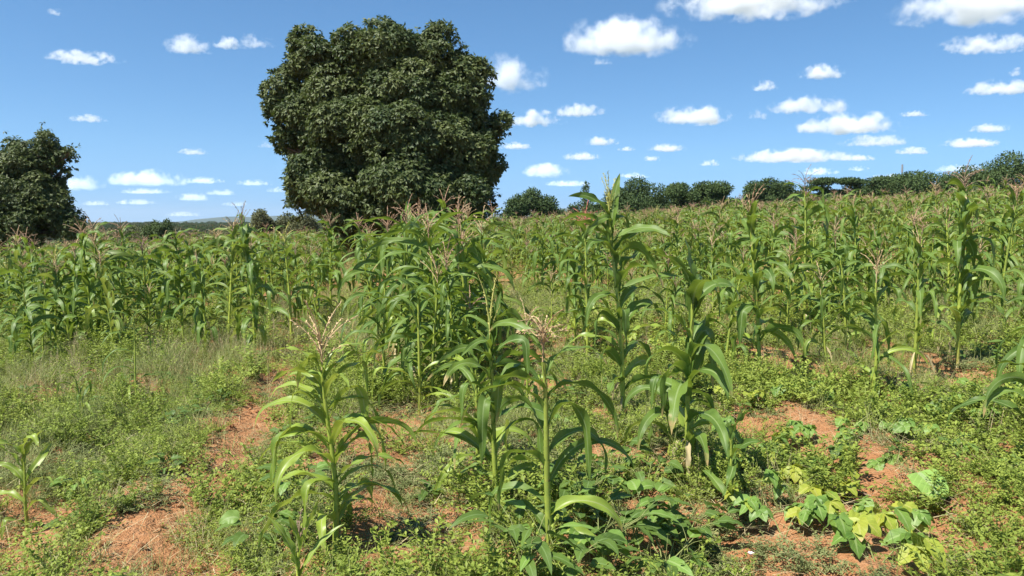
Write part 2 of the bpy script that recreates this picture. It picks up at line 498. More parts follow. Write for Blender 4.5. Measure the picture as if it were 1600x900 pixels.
def cloud_material():
    t = NT('cloud_vapour')
    tc = t.n('ShaderNodeTexCoord')
    sx = t.n('ShaderNodeSeparateXYZ'); t.l(tc.outputs['Generated'], sx.inputs[0])
    def centred(o, k=2.0): return t.math('MULTIPLY', t.math('SUBTRACT', o, 0.5), k)
    def oattr(nm):
        a = t.n('ShaderNodeAttribute'); a.attribute_type = 'OBJECT'; a.attribute_name = nm
        return a.outputs['Fac']
    size, seed, dens = oattr('cloud_size'), oattr('cloud_seed'), oattr('cloud_density')
    vm = t.n('ShaderNodeVectorMath', operation='SCALE'); t.l(tc.outputs['Object'], vm.inputs[0])
    t.l(t.math('DIVIDE', 1.0, size), vm.inputs['Scale'])
    cx = t.n('ShaderNodeCombineXYZ')
    for k in range(3): t.l(seed, cx.inputs[k])
    va = t.n('ShaderNodeVectorMath', operation='ADD'); t.l(vm.outputs[0], va.inputs[0]); t.l(cx.outputs[0], va.inputs[1])
    lo = t.noise(1.1, 1, va.outputs[0])
    hi = t.noise(2.6, 6, va.outputs[0], 0.62)
    x, y = centred(sx.outputs[0]), centred(sx.outputs[1])
    z = sx.outputs[2]
    zz = t.math('MAXIMUM', t.math('DIVIDE', t.math('SUBTRACT', z, 0.25), 0.75), t.math('DIVIDE', t.math('SUBTRACT', 0.25, z), 0.25))
    r = t.math('SQRT', t.math('ADD', t.math('ADD', t.math('MULTIPLY', x, x), t.math('MULTIPLY', y, y)), t.math('MULTIPLY', zz, zz)))
    sh = t.math('SUBTRACT', 0.72, r)
    sh = t.math('ADD', sh, t.math('MULTIPLY', t.math('SUBTRACT', lo, 0.5), 1.7))
    sh = t.math('ADD', sh, t.math('MULTIPLY', t.math('SUBTRACT', hi, 0.5), 2.3))
    d = t.math('POWER', t.math('MULTIPLY', sh, 1.7, clamp=True), 1.4)
    edge = t.math('MULTIPLY', t.math('SUBTRACT', 1.0, r), 6.0, clamp=True)
    d = t.math('MULTIPLY', t.math('MULTIPLY', d, edge), t.math('DIVIDE', dens, size))
    pv = t.n('ShaderNodeVolumeScatter')
    pv.inputs['Color'].default_value = (0.995, 0.995, 0.995, 1)
    pv.inputs['Anisotropy'].default_value = 0.0
    t.l(d, pv.inputs['Density'])
    t.l(pv.outputs[0], t.out.inputs['Volume'])
    return t.m
M['cloud'] = cloud_material()

# ------------------------------------------------------------------ ground
def graded(lo, hi, start, end, d0, growth, dmax):
    a, d = [start], d0
    mid = np.arange(lo, hi + 1e-6, d0)
    out, x, d = list(mid), hi, d0
    while x < end:
        d = min(d * growth, dmax); x += d; out.append(x)
    x, d, left = lo, d0, []
    while x > start:
        d = min(d * growth, dmax); x -= d; left.append(x)
    return np.array(left[::-1] + out)

gx = graded(-4.6, 6.2, -9000, 9000, 0.028, 1.045, 900)
gy = graded(2.7, 8.5, -400, 14000, 0.030, 1.04, 900)
GX, GY = np.meshgrid(gx, gy)
GZ = ground_z(GX, GY, True)
mbg = MB()
ny_, nx_ = GX.shape
ii, jj = np.meshgrid(np.arange(ny_ - 1), np.arange(nx_ - 1), indexing='ij')
Qg = np.stack([ii * nx_ + jj, ii * nx_ + jj + 1, (ii + 1) * nx_ + jj + 1, (ii + 1) * nx_ + jj], -1).reshape(-1, 4)
mbg.add(np.stack([GX, GY, GZ], -1).reshape(-1, 3), Qg)
ground = tag(mbg.obj('ground', M['soil']), 'red brown furrowed soil of the maize field', kind='structure')

# distant hills on the left and in the gap between the trees
def hill_range(name, label, pts, Y, depth, mat, seed):
    mb = MB()
    px = np.array([p[0] for p in pts], float); py = np.array([p[1] for p in pts], float)
    n, m = 90, 14
    xs = np.linspace(px[0], px[-1], n)
    ys = np.interp(xs, px, py)
    V = np.zeros((m, n, 3))
    for i in range(n):
        top = at_depth(xs[i], ys[i], Y)
        H = max(1.0, top[2] + 6 + 26 * Y / 5000 * (float(fbm(np.array(i * .21), np.array(0.3), 4, seed)) - 0.5))
        for j in range(m):
            q = j / (m - 1)
            prof = math.sin(math.pi * q) ** 0.9
            V[j, i] = (top[0] * (1 + (q - .5) * depth / Y), Y + (q - .5) * depth, -6 + H * prof)
    i2, j2 = np.meshgrid(np.arange(m - 1), np.arange(n - 1), indexing='ij')
    Q = np.stack([i2 * n + j2, i2 * n + j2 + 1, (i2 + 1) * n + j2 + 1, (i2 + 1) * n + j2], -1).reshape(-1, 4)
    mb.add(V.reshape(-1, 3), Q)
    return tag(mb.obj(name, mat), label, kind='structure')
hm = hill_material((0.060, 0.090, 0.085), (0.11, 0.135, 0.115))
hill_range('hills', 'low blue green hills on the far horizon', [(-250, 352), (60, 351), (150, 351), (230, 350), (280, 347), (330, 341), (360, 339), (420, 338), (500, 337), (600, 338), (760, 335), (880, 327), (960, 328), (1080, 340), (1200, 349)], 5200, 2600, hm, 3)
hill_range('hills', 'nearer wooded rise below the hills', [(-300, 355), (100, 354), (190, 352), (260, 354), (420, 352), (600, 355), (900, 352)], 2000, 900, hill_material((0.04, 0.06, 0.035), (0.085, 0.10, 0.055)), 9)

# ------------------------------------------------------------------ clouds
CLOUDS = [  # photo centre x, y, width, height, density factor, label
 (130, 88, 108, 22, 5, 'small flat cloud alone in the sky above the left tree, the higher of two'),
 (137, 184, 56, 15, 3, 'small faint cloud above the left tree, the lower of two'),
 (86, 18, 30, 12, 2, 'tiny faint wisp of cloud in the top left of the sky'),
 (296, 68, 72, 36, 6, 'puffy white cloud, first of three beside the top of the big tree'),
 (354, 66, 38, 24, 6, 'small puffy cloud between two others left of the big tree'),
 (397, 63, 62, 28, 4, 'ragged cloud closest to the top left side of the big tree'),
 (302, 236, 46, 13, 3, 'small thin cloud alone halfway down the sky left of the big tree'),
 (415, 226, 26, 12, 2, 'tiny faint cloud touching the left edge of the big tree'),
 (232, 277, 116, 32, 9, 'bright domed cumulus with flat base low over the left bushes'),
 (318, 281, 56, 13, 6, 'flat cloud trailing right of the bright domed cumulus'),
 (228, 298, 72, 11, 3, 'thin grey streak of cloud under the bright domed cumulus'),
 (302, 307, 52, 16, 6, 'small low cloud below the trailing end of the domed cumulus'),
 (347, 300, 46, 12, 3, 'faint low cloud right of the small low one'),
 (214, 315, 60, 11, 4, 'thin pair of cloud puffs low over the left horizon'),
 (118, 283, 84, 34, 6, 'white cloud half hidden behind the left tree'),
 (150, 317, 44, 10, 4, 'small low cloud just right of the left tree'),
 (395, 285, 56, 12, 3, 'faint streaky cloud low beside the big tree'),
 (288, 334, 60, 10, 4, 'long thin cloud lying on the left horizon above the bush'),
 (366, 318, 44, 10, 3, 'thin cloud low over the hills left of the big tree'),
 (432, 296, 30, 12, 4, 'small cloud touching the lower left side of the big tree'),
 (788, 112, 128, 72, 9, 'tall bright cumulus beside the right shoulder of the big tree'),
 (978, 54, 196, 66, 9, 'large two humped cumulus high right of the big tree'),
 (940, 95, 34, 16, 2, 'tiny torn scrap of cloud under the two humped cumulus'),
 (1178, -4, 256, 54, 9, 'wide cumulus cut by the top edge of the picture in the centre right'),
 (1530, 4, 240, 62, 8, 'wide grey based cloud cut by the top right corner'),
 (1545, 66, 136, 30, 6, 'slanting flat cloud under the wide top right cloud'),
 (1562, 135, 104, 26, 7, 'flat white cloud at the right edge of the sky'),
 (1590, 112, 26, 16, 5, 'small puff just above the flat cloud at the right edge'),
 (1283, 111, 66, 28, 7, 'small domed cloud alone in the upper right sky'),
 (1193, 133, 42, 20, 5, 'small oval cloud left below the small domed one'),
 (836, 184, 88, 30, 7, 'white cloud touching the right side of the big tree'),
 (904, 171, 76, 24, 5, 'long cloud trailing right of the one at the tree'),
 (1088, 178, 124, 36, 8, 'white cloud rising to the right above the round bush trees'),
 (1184, 178, 32, 22, 3, 'faint round puff between two larger clouds'),
 (1264, 162, 112, 36, 7, 'grey bellied oval cloud in the middle of the right sky'),
 (1328, 191, 162, 38, 9, 'broad bright cumulus below the grey bellied oval cloud'),
 (1428, 177, 42, 12, 4, 'small flat cloud right of the broad bright cumulus'),
 (1366, 219, 98, 22, 5, 'slanting thin cloud under the broad bright cumulus'),
 (1547, 199, 58, 17, 6, 'small flat cloud right, above a longer flat one'),
 (1515, 222, 84, 18, 7, 'longer flat bright cloud low in the right sky'),
 (1425, 235, 54, 14, 6, 'small flat cloud left of the longer flat one'),
 (1242, 242, 168, 24, 8, 'long low cloud stretched above the thorn trees'),
 (941, 219, 48, 19, 7, 'small bright oval cloud right of the big tree'),
 (908, 243, 58, 16, 5, 'thin grey cloud under the small bright oval'),
 (1040, 230, 58, 17, 7, 'small flat bright cloud over the wide round tree'),
 (1018, 247, 28, 11, 5, 'tiny cloud under the small flat bright one'),
 (978, 232, 30, 9, 3, 'very thin cloud scrap between two small bright clouds'),
 (1108, 254, 30, 13, 6, 'tiny bright cloud above the spreading thorn tree'),
 (1338, 246, 56, 12, 6, 'small low cloud over the tree with flat layers'),
 (852, 266, 78, 28, 7, 'low white cloud above the leftmost field edge tree'),
 (1278, 267, 58, 15, 6, 'low cloud behind the tall dry tasselled maize'),
 (1342, 263, 32, 10, 4, 'tiny low cloud right over the layered tree'),
 (990, 273, 46, 12, 5, 'low thin cloud just above the wide round tree'),
 (886, 286, 70, 12, 4, 'long thin cloud low over the slender tall tree'),
 (804, 227, 48, 14, 5, 'small cloud at the lower right side of the big tree'),
 (1392, 277, 80, 14, 5, 'thin cloud low behind the slender mast'),
 (1500, 262, 70, 14, 4, 'thin cloud low between the dome of thorn trees and the right edge tree'),
]
def box_mb(sx, sy, sz, off=(0, 0, 0)):
    v = np.array([[x, y, z] for x in (-.5, .5) for y in (-.5, .5) for z in (-.5, .5)]) * (sx, sy, sz) + off
    return v, [[0, 1, 3, 2], [4, 6, 7, 5], [0, 4, 5, 1], [2, 3, 7, 6], [0, 2, 6, 4], [1, 5, 7, 3]]
for k, (px, py, w, h, dn, lab) in enumerate(CLOUDS):
    d = ray(px, py); d = d / d[1]
    el = max(d[2], 0.012)
    Y = min(1100 / el, 22000)
    s = Y / FPX
    c = d * Y + np.array([0, 0, CAM_H])
    mb = MB(); v, q = box_mb(w * s * 1.20, w * s * 0.75, h * s * 0.96)
    mb.add(v, q)
    o = tag(mb.obj('cloud', M['cloud'], smooth=False), lab, 'cloud', 'fair weather clouds in the blue sky')
    o.location = tuple(c)
    o['cloud_size'] = float(h * s * 0.95)
    o['cloud_seed'] = float(k * 7.31 + 3.0)
    o['cloud_density'] = float(dn * 0.42)

# the air between here and the hills
mb = MB(); v, q = box_mb(21600, 17400, 260, (0, 7500, 130 - 12)); mb.add(v, q)
ht = NT('haze_air')
hv = ht.n('ShaderNodeVolumePrincipled')
hv.inputs['Color'].default_value = (0.72, 0.82, 0.95, 1)
hv.inputs['Density'].default_value = 0.00006
hv.inputs['Anisotropy'].default_value = 0.2
ht.l(hv.outputs[0], ht.out.inputs['Volume'])
haze = tag(mb.obj('haze', ht.m, smooth=False), 'thin blue haze over the distant hills', kind='stuff')

# ------------------------------------------------------------------ trees
def crown_rosettes(lobes, spacing, leaf_L, leaf_W, nleaf, clump=(0.65, 1.25), skip=0.80, droop=0.35):
    """leaf rosettes set over knobbly clumps that cover a set of overlapping lobes; lobes = (x,y,z,rx,ry,rz)"""
    mb = MB()
    lob = np.array(lobes)
    Pall, Oall, Rall = [], [], []
    for k, L in enumerate(lob):
        rm = (L[3] + L[4] + L[5]) / 3
        ns = int(4 * np.pi * rm ** 2 / 1.05 ** 2)
        d = unit(rng.normal(size=(ns, 3)))
        c = L[:3] + d * L[3:] * (rng.uniform(0.60, 0.90, ns) * (0.8 + .3 * fbm(d[:, 0] * 2 + k, d[:, 2] * 2 + d[:, 1], 2, 60 + k)))[:, None]
        keep = rng.uniform(size=ns) > 0.24
        for j, L2 in enumerate(lob):
            if j != k:
                keep &= np.linalg.norm((c - L2[:3]) / L2[3:], axis=1) > skip * 0.92
        for cc, dd in zip(c[keep], d[keep]):
            r = rng.uniform(*clump) * min(1.0, 0.35 + 0.4 * rm)
            m = max(6, int(2.6 * np.pi * r * r / spacing ** 2))
            e = unit(rng.normal(size=(m, 3)) + dd * 0.55 + np.array([0, 0, .25]))
            Pall.append(cc + e * r * np.array([1, 1, .8]) * (rng.uniform(.55, 1.08, m) ** .6)[:, None]); Oall.append(e); Rall.append(np.full(m, rng.uniform(0, 1)))
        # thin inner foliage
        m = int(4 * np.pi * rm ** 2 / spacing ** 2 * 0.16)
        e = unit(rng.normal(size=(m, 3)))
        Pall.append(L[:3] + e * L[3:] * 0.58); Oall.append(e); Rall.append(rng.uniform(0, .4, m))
        # sprays that stand out past the clumps
        for _ in range(int(3 + 5 * rm)):
            e = unit(rng.normal(size=3) + np.array([0, -.2, .3]))
            q = L[:3] + e * L[3:] * rng.uniform(.95, 1.22)
            if all(np.linalg.norm((q - L2[:3]) / L2[3:]) > .95 for j, L2 in enumerate(lob) if j != k):
                m = int(rng.integers(4, 12))
                Pall.append(q + rng.normal(0, .16, (m, 3))); Oall.append(np.tile(e, (m, 1))); Rall.append(np.full(m, .5))
    P, O, rr = np.concatenate(Pall), np.concatenate(Oall), np.concatenate(Rall)
    n = len(P)
    for q in range(nleaf):
        D = unit(O * rng.uniform(0.1, 0.9, (n, 1)) + unit(rng.normal(size=(n, 3))) * 0.9 + np.array([0, 0, -droop]))
        U = unit(O + np.array([0, 0, .35]) + rng.normal(size=(n, 3)) * 0.60)
        D = unit(D - U * (np.sum(D * U, axis=1, keepdims=True)) * 0.75 - np.array([0, 0, .25]))
        N = unit(U - D * np.sum(D * U, axis=1, keepdims=True))
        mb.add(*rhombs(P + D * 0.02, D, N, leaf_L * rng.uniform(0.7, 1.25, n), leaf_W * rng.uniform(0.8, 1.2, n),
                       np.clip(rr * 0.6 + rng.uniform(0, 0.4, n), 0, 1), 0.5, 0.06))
    print('crown', n)
    return mb

def limb(mb, a, b, r0, r1, n=9, sag=0.12, sides=8):
    a, b = np.asarray(a, float), np.asarray(b, float)
    t = np.linspace(0, 1, n)[:, None]
    L = np.linalg.norm(b - a)
    wob = (np.stack([fbm(t[:, 0] * 3 + a[0] + q * 9, t[:, 0] * 2 + b[1] * 3 + q, 2, 70) for q in range(3)], -1) - .5) * L * sag
    P = a + (b - a) * t + wob * np.sin(np.pi * t) + np.array([0, 0, L * sag * .5]) * np.sin(np.pi * t)
    mb.add(*tube(P, np.linspace(r0, r1, n), sides))

def big_tree(name, label, Y, px_lobes, px_trunk, trunk_h, trunk_r, spacing, leaf, depth_scale, back=True, group=None):
    base_xy = at_depth(px_trunk, 380, Y)[:2]
    bz = float(ground_z(*base_xy))
    root = thing(name, label, 'tree', (base_xy[0], base_xy[1], bz), group=group)
    org = np.array([base_xy[0], base_xy[1], bz])
    s = Y / FPX
    lobes = []
    for (px, py, r, dz) in px_lobes:
        c = at_depth(px, py, Y + dz) - org
        rr = 0.84 * r * (Y + dz) / FPX
        lobes.append((*c, rr, rr * depth_scale, rr * 0.97))
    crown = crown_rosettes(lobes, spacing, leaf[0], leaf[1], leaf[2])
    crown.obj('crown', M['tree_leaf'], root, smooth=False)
    tb = MB()
    z = np.linspace(0, 1, 9)
    tb.add(*tube(np.stack([0.15 * np.sin(z * 2), 0.1 * np.cos(z * 3) - .1, z * trunk_h], -1), trunk_r * (1.25 - 0.5 * z + 0.7 * np.exp(-z * 9)), 14))
    tb.obj('trunk', M['bark'], root)
    lb = MB()
    for k, L in enumerate(lobes):
        b = np.array(L[:3]) + (0, 0, -0.3 * L[5])
        a = np.array([0.1, 0, trunk_h * random.uniform(0.72, 0.98)])
        mid = a + (b - a) * 0.5 + np.array([0, 0, 0.4])
        limb(lb, a, b, trunk_r * 0.42, 0.05)
        for _ in range(3):
            e = np.array(L[:3]) + unit(rng.normal(size=3)) * np.array(L[3:]) * 0.85
            limb(lb, a + (b - a) * 0.7, e, 0.07, 0.02, 7, 0.15, 5)
    lb.obj('limbs', M['bark'], root)
    return root

BIG = [(500, 84, 46, 0), (584, 86, 58, -0.3), (640, 92, 40, 0.3), (688, 92, 44, 0.2), (716, 104, 16, 0), (538, 145, 54, -0.5), (628, 150, 62, -1.0), (708, 140, 56, 0.2), (450, 150, 38, 0.2), (436, 168, 20, 0.1), (440, 198, 24, 0.1), (446, 226, 15, 0.1),
       (470, 186, 42, 0), (728, 195, 50, 0), (782, 196, 22, 0), (797, 192, 11, 0), (545, 215, 70, -1.2), (620, 225, 80, -2.0), (690, 235, 70, -1.2), (736, 250, 44, 0),
       (500, 292, 50, -0.8), (560, 290, 72, -1.8), (640, 300, 78, -2.4), (705, 305, 62, -1.2), (745, 325, 30, 0), (766, 318, 17, 0.3), (470, 318, 24, 0.2), (540, 338, 44, -1.6), (692, 344, 38, -1.0), (655, 330, 40, -3.2),
       (565, 150, 54, 2.8), (665, 150, 56, 2.8), (520, 240, 75, 3.0), (620, 240, 90, 3.6), (700, 250, 75, 2.6), (560, 310, 70, 2.6), (680, 315, 65, 2.6), (480, 130, 36, 1.0)]
big_tree('shade_tree', 'huge dark green broad crowned tree standing alone in the maize', 40.0, BIG, 592, 3.2, 0.62, 0.25, (0.24, 0.105, 7), 0.95)
LEFT = [(20, 226, 13, 0), (72, 220, 16, 0), (58, 246, 30, 0), (92, 240, 18, 0), (108, 236, 9, 0), (30, 266, 40, -0.4), (98, 266, 11, 0.1), (-30, 276, 54, -0.3), (48, 296, 38, -0.6), (88, 290, 13, .1),
        (10, 310, 52, -1.2), (70, 326, 36, -0.6), (104, 338, 20, 0), (118, 345, 12, 0), (-50, 330, 66, -0.8), (40, 345, 42, -1.6), (100, 354, 24, -0.6), (-90, 300, 56, 0), (15, 290, 54, 2.2), (50, 330, 46, 2.2), (-50, 300, 60, 2.2), (5, 350, 46, -1.2)]
big_tree('shade_tree', 'dark spreading tree cut by the left edge of the picture', 46.0, LEFT, 5, 2.4, 0.45, 0.26, (0.22, 0.095, 7), 0.95)

def far_tree(name, label, px, py_top, w, h, Y, kind, mat, n, leaf=0.26, group='trees along the far edge of the field', seed=0, trunk=True, cat='tree'):
    c = at_depth(px, py_top, Y)
    s = Y / FPX
    gz = float(plane_z(c[0], Y))
    top = c[2]; W = w * s * 1.30; H = max(top - gz, h * s * 1.15) * 1.12
    gz = top - H
    root = thing(name, label, cat, (c[0], Y, gz), group=group)
    rg = np.random.default_rng(100 + seed)
    mb = MB()
    if kind == 'round':
        nl = 12
        cs = np.stack([rg.uniform(-.34, .34, nl) * W, rg.uniform(-.3, .3, nl) * W, rg.uniform(.16, .78, nl) * H], -1)
        rs = np.stack([rg.uniform(.13, .24, nl) * W, rg.uniform(.14, .24, nl) * W, rg.uniform(.15, .26, nl) * H], -1)
        cs[:3] = np.array([(rg.uniform(-.1, .1) * W, 0, .80 * H), (.20 * W, -.05 * W, .66 * H), (-.22 * W, -.05 * W, .62 * H)])
    elif kind == 'umbrella':
        nl = 14
        cs = np.stack([rg.uniform(-.42, .42, nl) * W, rg.uniform(-.4, .4, nl) * W, rg.uniform(.34, .86, nl) * H], -1)
        cs[:, 2] -= (np.abs(cs[:, 0]) / W) ** 2 * H * 0.8
        rs = np.stack([rg.uniform(.10, .2, nl) * W, rg.uniform(.12, .2, nl) * W, rg.uniform(.08, .15, nl) * H], -1)
    elif kind == 'layered':
        nl = 24
        cs = np.stack([rg.uniform(-.42, .42, nl) * W, rg.uniform(-.3, .3, nl) * W, rg.choice([.15, .3, .45, .6, .75, .9], nl) * H], -1)
        rs = np.stack([rg.uniform(.10, .2, nl) * W, rg.uniform(.12, .2, nl) * W, rg.uniform(.05, .09, nl) * H], -1)
    elif kind == 'slender':
        nl = 9
        zz = np.linspace(.2, .9, nl)
        cs = np.stack([rg.uniform(-.2, .2, nl) * W * (1.3 - zz), rg.uniform(-.2, .2, nl) * W, zz * H], -1)
        rs = np.stack([np.full(nl, .3) * W * (1.25 - zz), np.full(nl, .25) * W, np.full(nl, .10) * H], -1)
    else:
        nl = 14
        cs = np.stack([rg.uniform(-.44, .44, nl) * W, rg.uniform(-.3, .3, nl) * W, rg.uniform(.12, .62, nl) * H], -1)
        rs = np.stack([rg.uniform(.10, .2, nl) * W, rg.uniform(.12, .2, nl) * W, rg.uniform(.16, .3, nl) * H], -1)
    n = int(n * 2.6)
    per = n // nl
    for k in range(nl):
        d = unit(rg.normal(size=(per, 3)))
        P = cs[k] + d * rs[k] * (rg.uniform(0.25, 1.15, per) ** 0.6)[:, None]
        P[:, 2] = np.minimum(np.maximum(P[:, 2], 0.1), H * 1.04)
        D = unit(rg.normal(size=(per, 3)) + d * 0.5)
        N = unit(rg.normal(size=(per, 3)) * .6 + d + np.array([0, 0, .6]))
        mb.add(*rhombs(P, D, N, leaf * rg.uniform(.6, 1.3, per), leaf * .5 * rg.uniform(.7, 1.3, per), rg.uniform(0, 1, per), .5, .05))
    mb.obj('crown', mat, root, smooth=False)
    tb = MB()
    for k in range(nl):
        limb(tb, (rg.uniform(-.03, .03) * W, 0, 0), cs[k], 0.11, 0.03, 7, 0.1, 5)
    tb.obj('trunk', M['bark'], root)
    return root

T = M['thorn_leaf']; S = M['scrub_leaf']
FAR = [
 ('bush_tree', 'rounded green tree nearest to the big shade tree on the far edge', 832, 297, 78, 46, 118, 'round', T, 7000),
 ('slender_tree', 'slender tall tree with thin pointed top beside a low bush', 913, 284, 30, 56, 130, 'slender', T, 420),
 ('bush', 'low dark bush at the foot of the slender tall tree', 908, 314, 56, 30, 126, 'low', T, 3000),
 ('bush_tree', 'wide round dark tree behind the tallest maize plant', 994, 277, 100, 60, 126, 'round', T, 8000),
 ('thorn_tree', 'spreading feathery thorn tree right of the wide round tree', 1084, 275, 84, 60, 122, 'umbrella', T, 8000),
 ('bush', 'low dark bush under the right side of the spreading thorn tree', 1146, 296, 70, 38, 126, 'low', T, 4500),
 ('bush_tree', 'small domed tree between low bushes on the field edge', 1196, 281, 58, 48, 128, 'round', T, 5000),
 ('bush_tree', 'low flat topped tree behind the dry topped maize plant', 1258, 281, 84, 40, 130, 'umbrella', T, 5000),
 ('layered_tree', 'dark tree with flat layered branches left of the pale roof', 1332, 278, 104, 42, 124, 'layered', T, 7000),
 ('thorn_tree', 'broad low dome of thorn trees right of the pale roof', 1432, 265, 128, 52, 126, 'round', T, 8000),
 ('thorn_tree', 'dark thorn tree between the broad dome and the right edge tree', 1512, 262, 84, 52, 128, 'round', T, 6000),
 ('thorn_tree', 'tall dark thorn tree cut by the right edge of the picture', 1592, 238, 110, 80, 124, 'round', T, 9000),
 ('bush', 'grey green bush on the far edge under the two small domed trees', 1222, 292, 60, 30, 132, 'low', S, 3500),
 ('bush', 'low bush below the slender mast', 1390, 284, 66, 30, 131, 'low', T, 3500),
 ('bush', 'dark gap filling bush between the round tree and the thorn tree', 1040, 300, 54, 32, 129, 'low', T, 3000),
 ('bush', 'pale scrub bush just right of the big tree foot', 790, 330, 50, 18, 122, 'low', S, 2500),
 ('bush', 'low treeline bush left of the slender tall tree', 872, 318, 54, 24, 134, 'low', T, 3000),
 ('bush', 'dark treeline bush right of the slender tall tree', 946, 306, 54, 30, 134, 'low', T, 3500),
 ('bush', 'treeline bush behind the salmon red tassel', 1172, 298, 50, 28, 135, 'low', T, 3000),
 ('bush', 'treeline bush directly behind the withered tall plant', 1286, 290, 60, 30, 136, 'low', T, 3500),
 ('bush', 'dark treeline bush under the left end of the layered tree', 1302, 288, 62, 32, 132, 'low', T, 4000),
 ('bush', 'treeline bush filling the gap left of the spreading thorn tree', 1048, 292, 50, 34, 133, 'low', T, 3500),
 ('bush', 'treeline bush at the left foot of the broad thorn dome', 1470, 276, 66, 34, 133, 'low', T, 4000),
 ('bush', 'treeline bush at the foot of the right edge tree', 1552, 270, 70, 40, 131, 'low', T, 4000),
 ('bush_tree', 'rounded bush tree standing up over the left scrub', 247, 337, 40, 28, 96, 'low', T, 4000),
 ('bush', 'long olive scrub left of the rounded bush tree', 204, 345, 84, 22, 100, 'low', S, 4500),
 ('bush', 'low dark scrub beside the left tree', 150, 352, 70, 16, 104, 'low', T, 3500),
 ('bush', 'low olive scrub right of the rounded bush tree', 306, 350, 80, 20, 102, 'low', S, 4500),
 ('bush', 'dull scrub in front of the blue hills', 366, 347, 70, 24, 98, 'low', S, 4000),
 ('bush', 'tall brownish thicket against the left foot of the big tree', 428, 318, 76, 56, 80, 'low', S, 8000),
 ('bush', 'olive thicket behind the left side of the big tree', 470, 322, 60, 50, 84, 'low', S, 5000),
]
for k, (nm, lab, px, pt, w, h, Y, kd, mt, n) in enumerate(FAR):
    far_tree(nm, lab, px, pt, w, h, Y, kd, mt, n, 0.40 if Y > 110 else 0.28, seed=k, cat='bush' if nm == 'bush' else 'tree')

# pale roofed house and a mast beyond the field
hp = at_depth(1372, 302, 138.0)
hz = float(plane_z(hp[0], 138.0))
house = thing('farm_house', 'small house with a pale metal roof just above the maize tops', 'house', (hp[0], 138.0, hz))
Hh = hp[2] - hz
mb = MB(); v, q = box_mb(6.4, 5.0, Hh - 0.9, (0, 0, (Hh - 0.9) / 2)); mb.add(v, q); mb.obj('wall', M['white_wall'], house, False)
mb = MB()
z0 = Hh - 0.95
for sgn in (1, -1):
    v, q = box_mb(7.4, 3.3, 0.08); a = R(20) * sgn
    v = v @ np.array([[1, 0, 0], [0, math.cos(a), -math.sin(a)], [0, math.sin(a), math.cos(a)]]).T + (0, -1.48 * sgn, z0 + 0.52)
    mb.add(v, q)
mb.obj('roof', M['blue_roof'], house, False)
mb = MB(); v, q = box_mb(0.9, 0.06, 1.9, (0.4, -2.54, 0.95)); mb.add(v, q); mb.obj('door', M['dark_opening'], house, False)
for dx in (-1.9, 2.2):
    mb = MB(); v, q = box_mb(0.9, 0.06, 0.8, (dx, -2.54, 1.4)); mb.add(v, q); mb.obj('window', M['dark_opening'], house, False)
mp = at_depth(1410, 257, 150.0)
mz = float(plane_z(mp[0], 150.0))
mast = thing('mast', 'slender grey mast rising behind the low thorn trees', 'mast', (mp[0], 150.0, mz))
mb = MB(); mb.add(*tube([(0, 0, 0), (0, 0, (mp[2] - mz) * .5), (0, 0, mp[2] - mz - 1.4)], [0.14, 0.11, 0.08], 8)); mb.obj('pole', M['metal'], mast)
mb = MB(); mb.add(*tube([(0, 0, mp[2] - mz - 1.6), (0, 0, mp[2] - mz)], [0.20, 0.17], 8)); mb.obj('antenna', M['metal'], mast)

# ------------------------------------------------------------------ maize
def tassel_mb(h, nb, spread, droop, rg, dense=True):
    """tassel with its foot at the origin: a central spike and arching side branches set with spikelets"""
    mb = MB()
    def branch(base, az, L, e0, e1, r):
        n = 6
        s = np.linspace(0, 1, n)
        e = e0 + (e1 - e0) * s
        T_ = np.stack([np.cos(e) * math.cos(az), np.cos(e) * math.sin(az), np.sin(e)], -1)
        P = np.asarray(base) + np.concatenate([[np.zeros(3)], np.cumsum(T_[:-1] * L / (n - 1), axis=0)])
        rn = rg.uniform(0, 1)
        mb.add(*tube(P, r * (1.25 if dense else 1.7) * (1 - 0.5 * s), 3, rn))
        m = int(L / 0.011) if dense else int(L / 0.022)
        q = rg.uniform(0.12, 1.0, m)
        idx = np.clip((q * (n - 1)).astype(int), 0, n - 2)
        f = q * (n - 1) - idx
        Pp = P[idx] * (1 - f)[:, None] + P[idx + 1] * f[:, None]
        D = unit(T_[idx] + rg.normal(size=(m, 3)) * 0.35 + np.array([0, 0, -.15]))
        k = 1.35 if dense else 1.8
        mb.add(*rhombs(Pp, D, unit(rg.normal(size=(m, 3))), 0.013 * k * rg.uniform(.7, 1.3, m), 0.006 * k, rg.uniform(0, 1, m)))
    mb.add(*tube([(0, 0, -0.03), (0.002, 0, h * .3)], [0.004, 0.003], 4))
    branch((0, 0, h * .2), rg.uniform(0, 6.28), h * 0.8, 1.45, 1.2 - droop * .5, 0.0035)
    for k in range(nb):
        z = h * (0.02 + 0.33 * k / nb)
        e0 = math.pi / 2 - spread * rg.uniform(0.45, 1.0)
        branch((0, 0, z), k * 2.4 + rg.uniform(-.4, .4), h * rg.uniform(.45, .75), e0, e0 - 0.35 - droop * rg.uniform(.4, 1.4), 0.0026)
    return mb

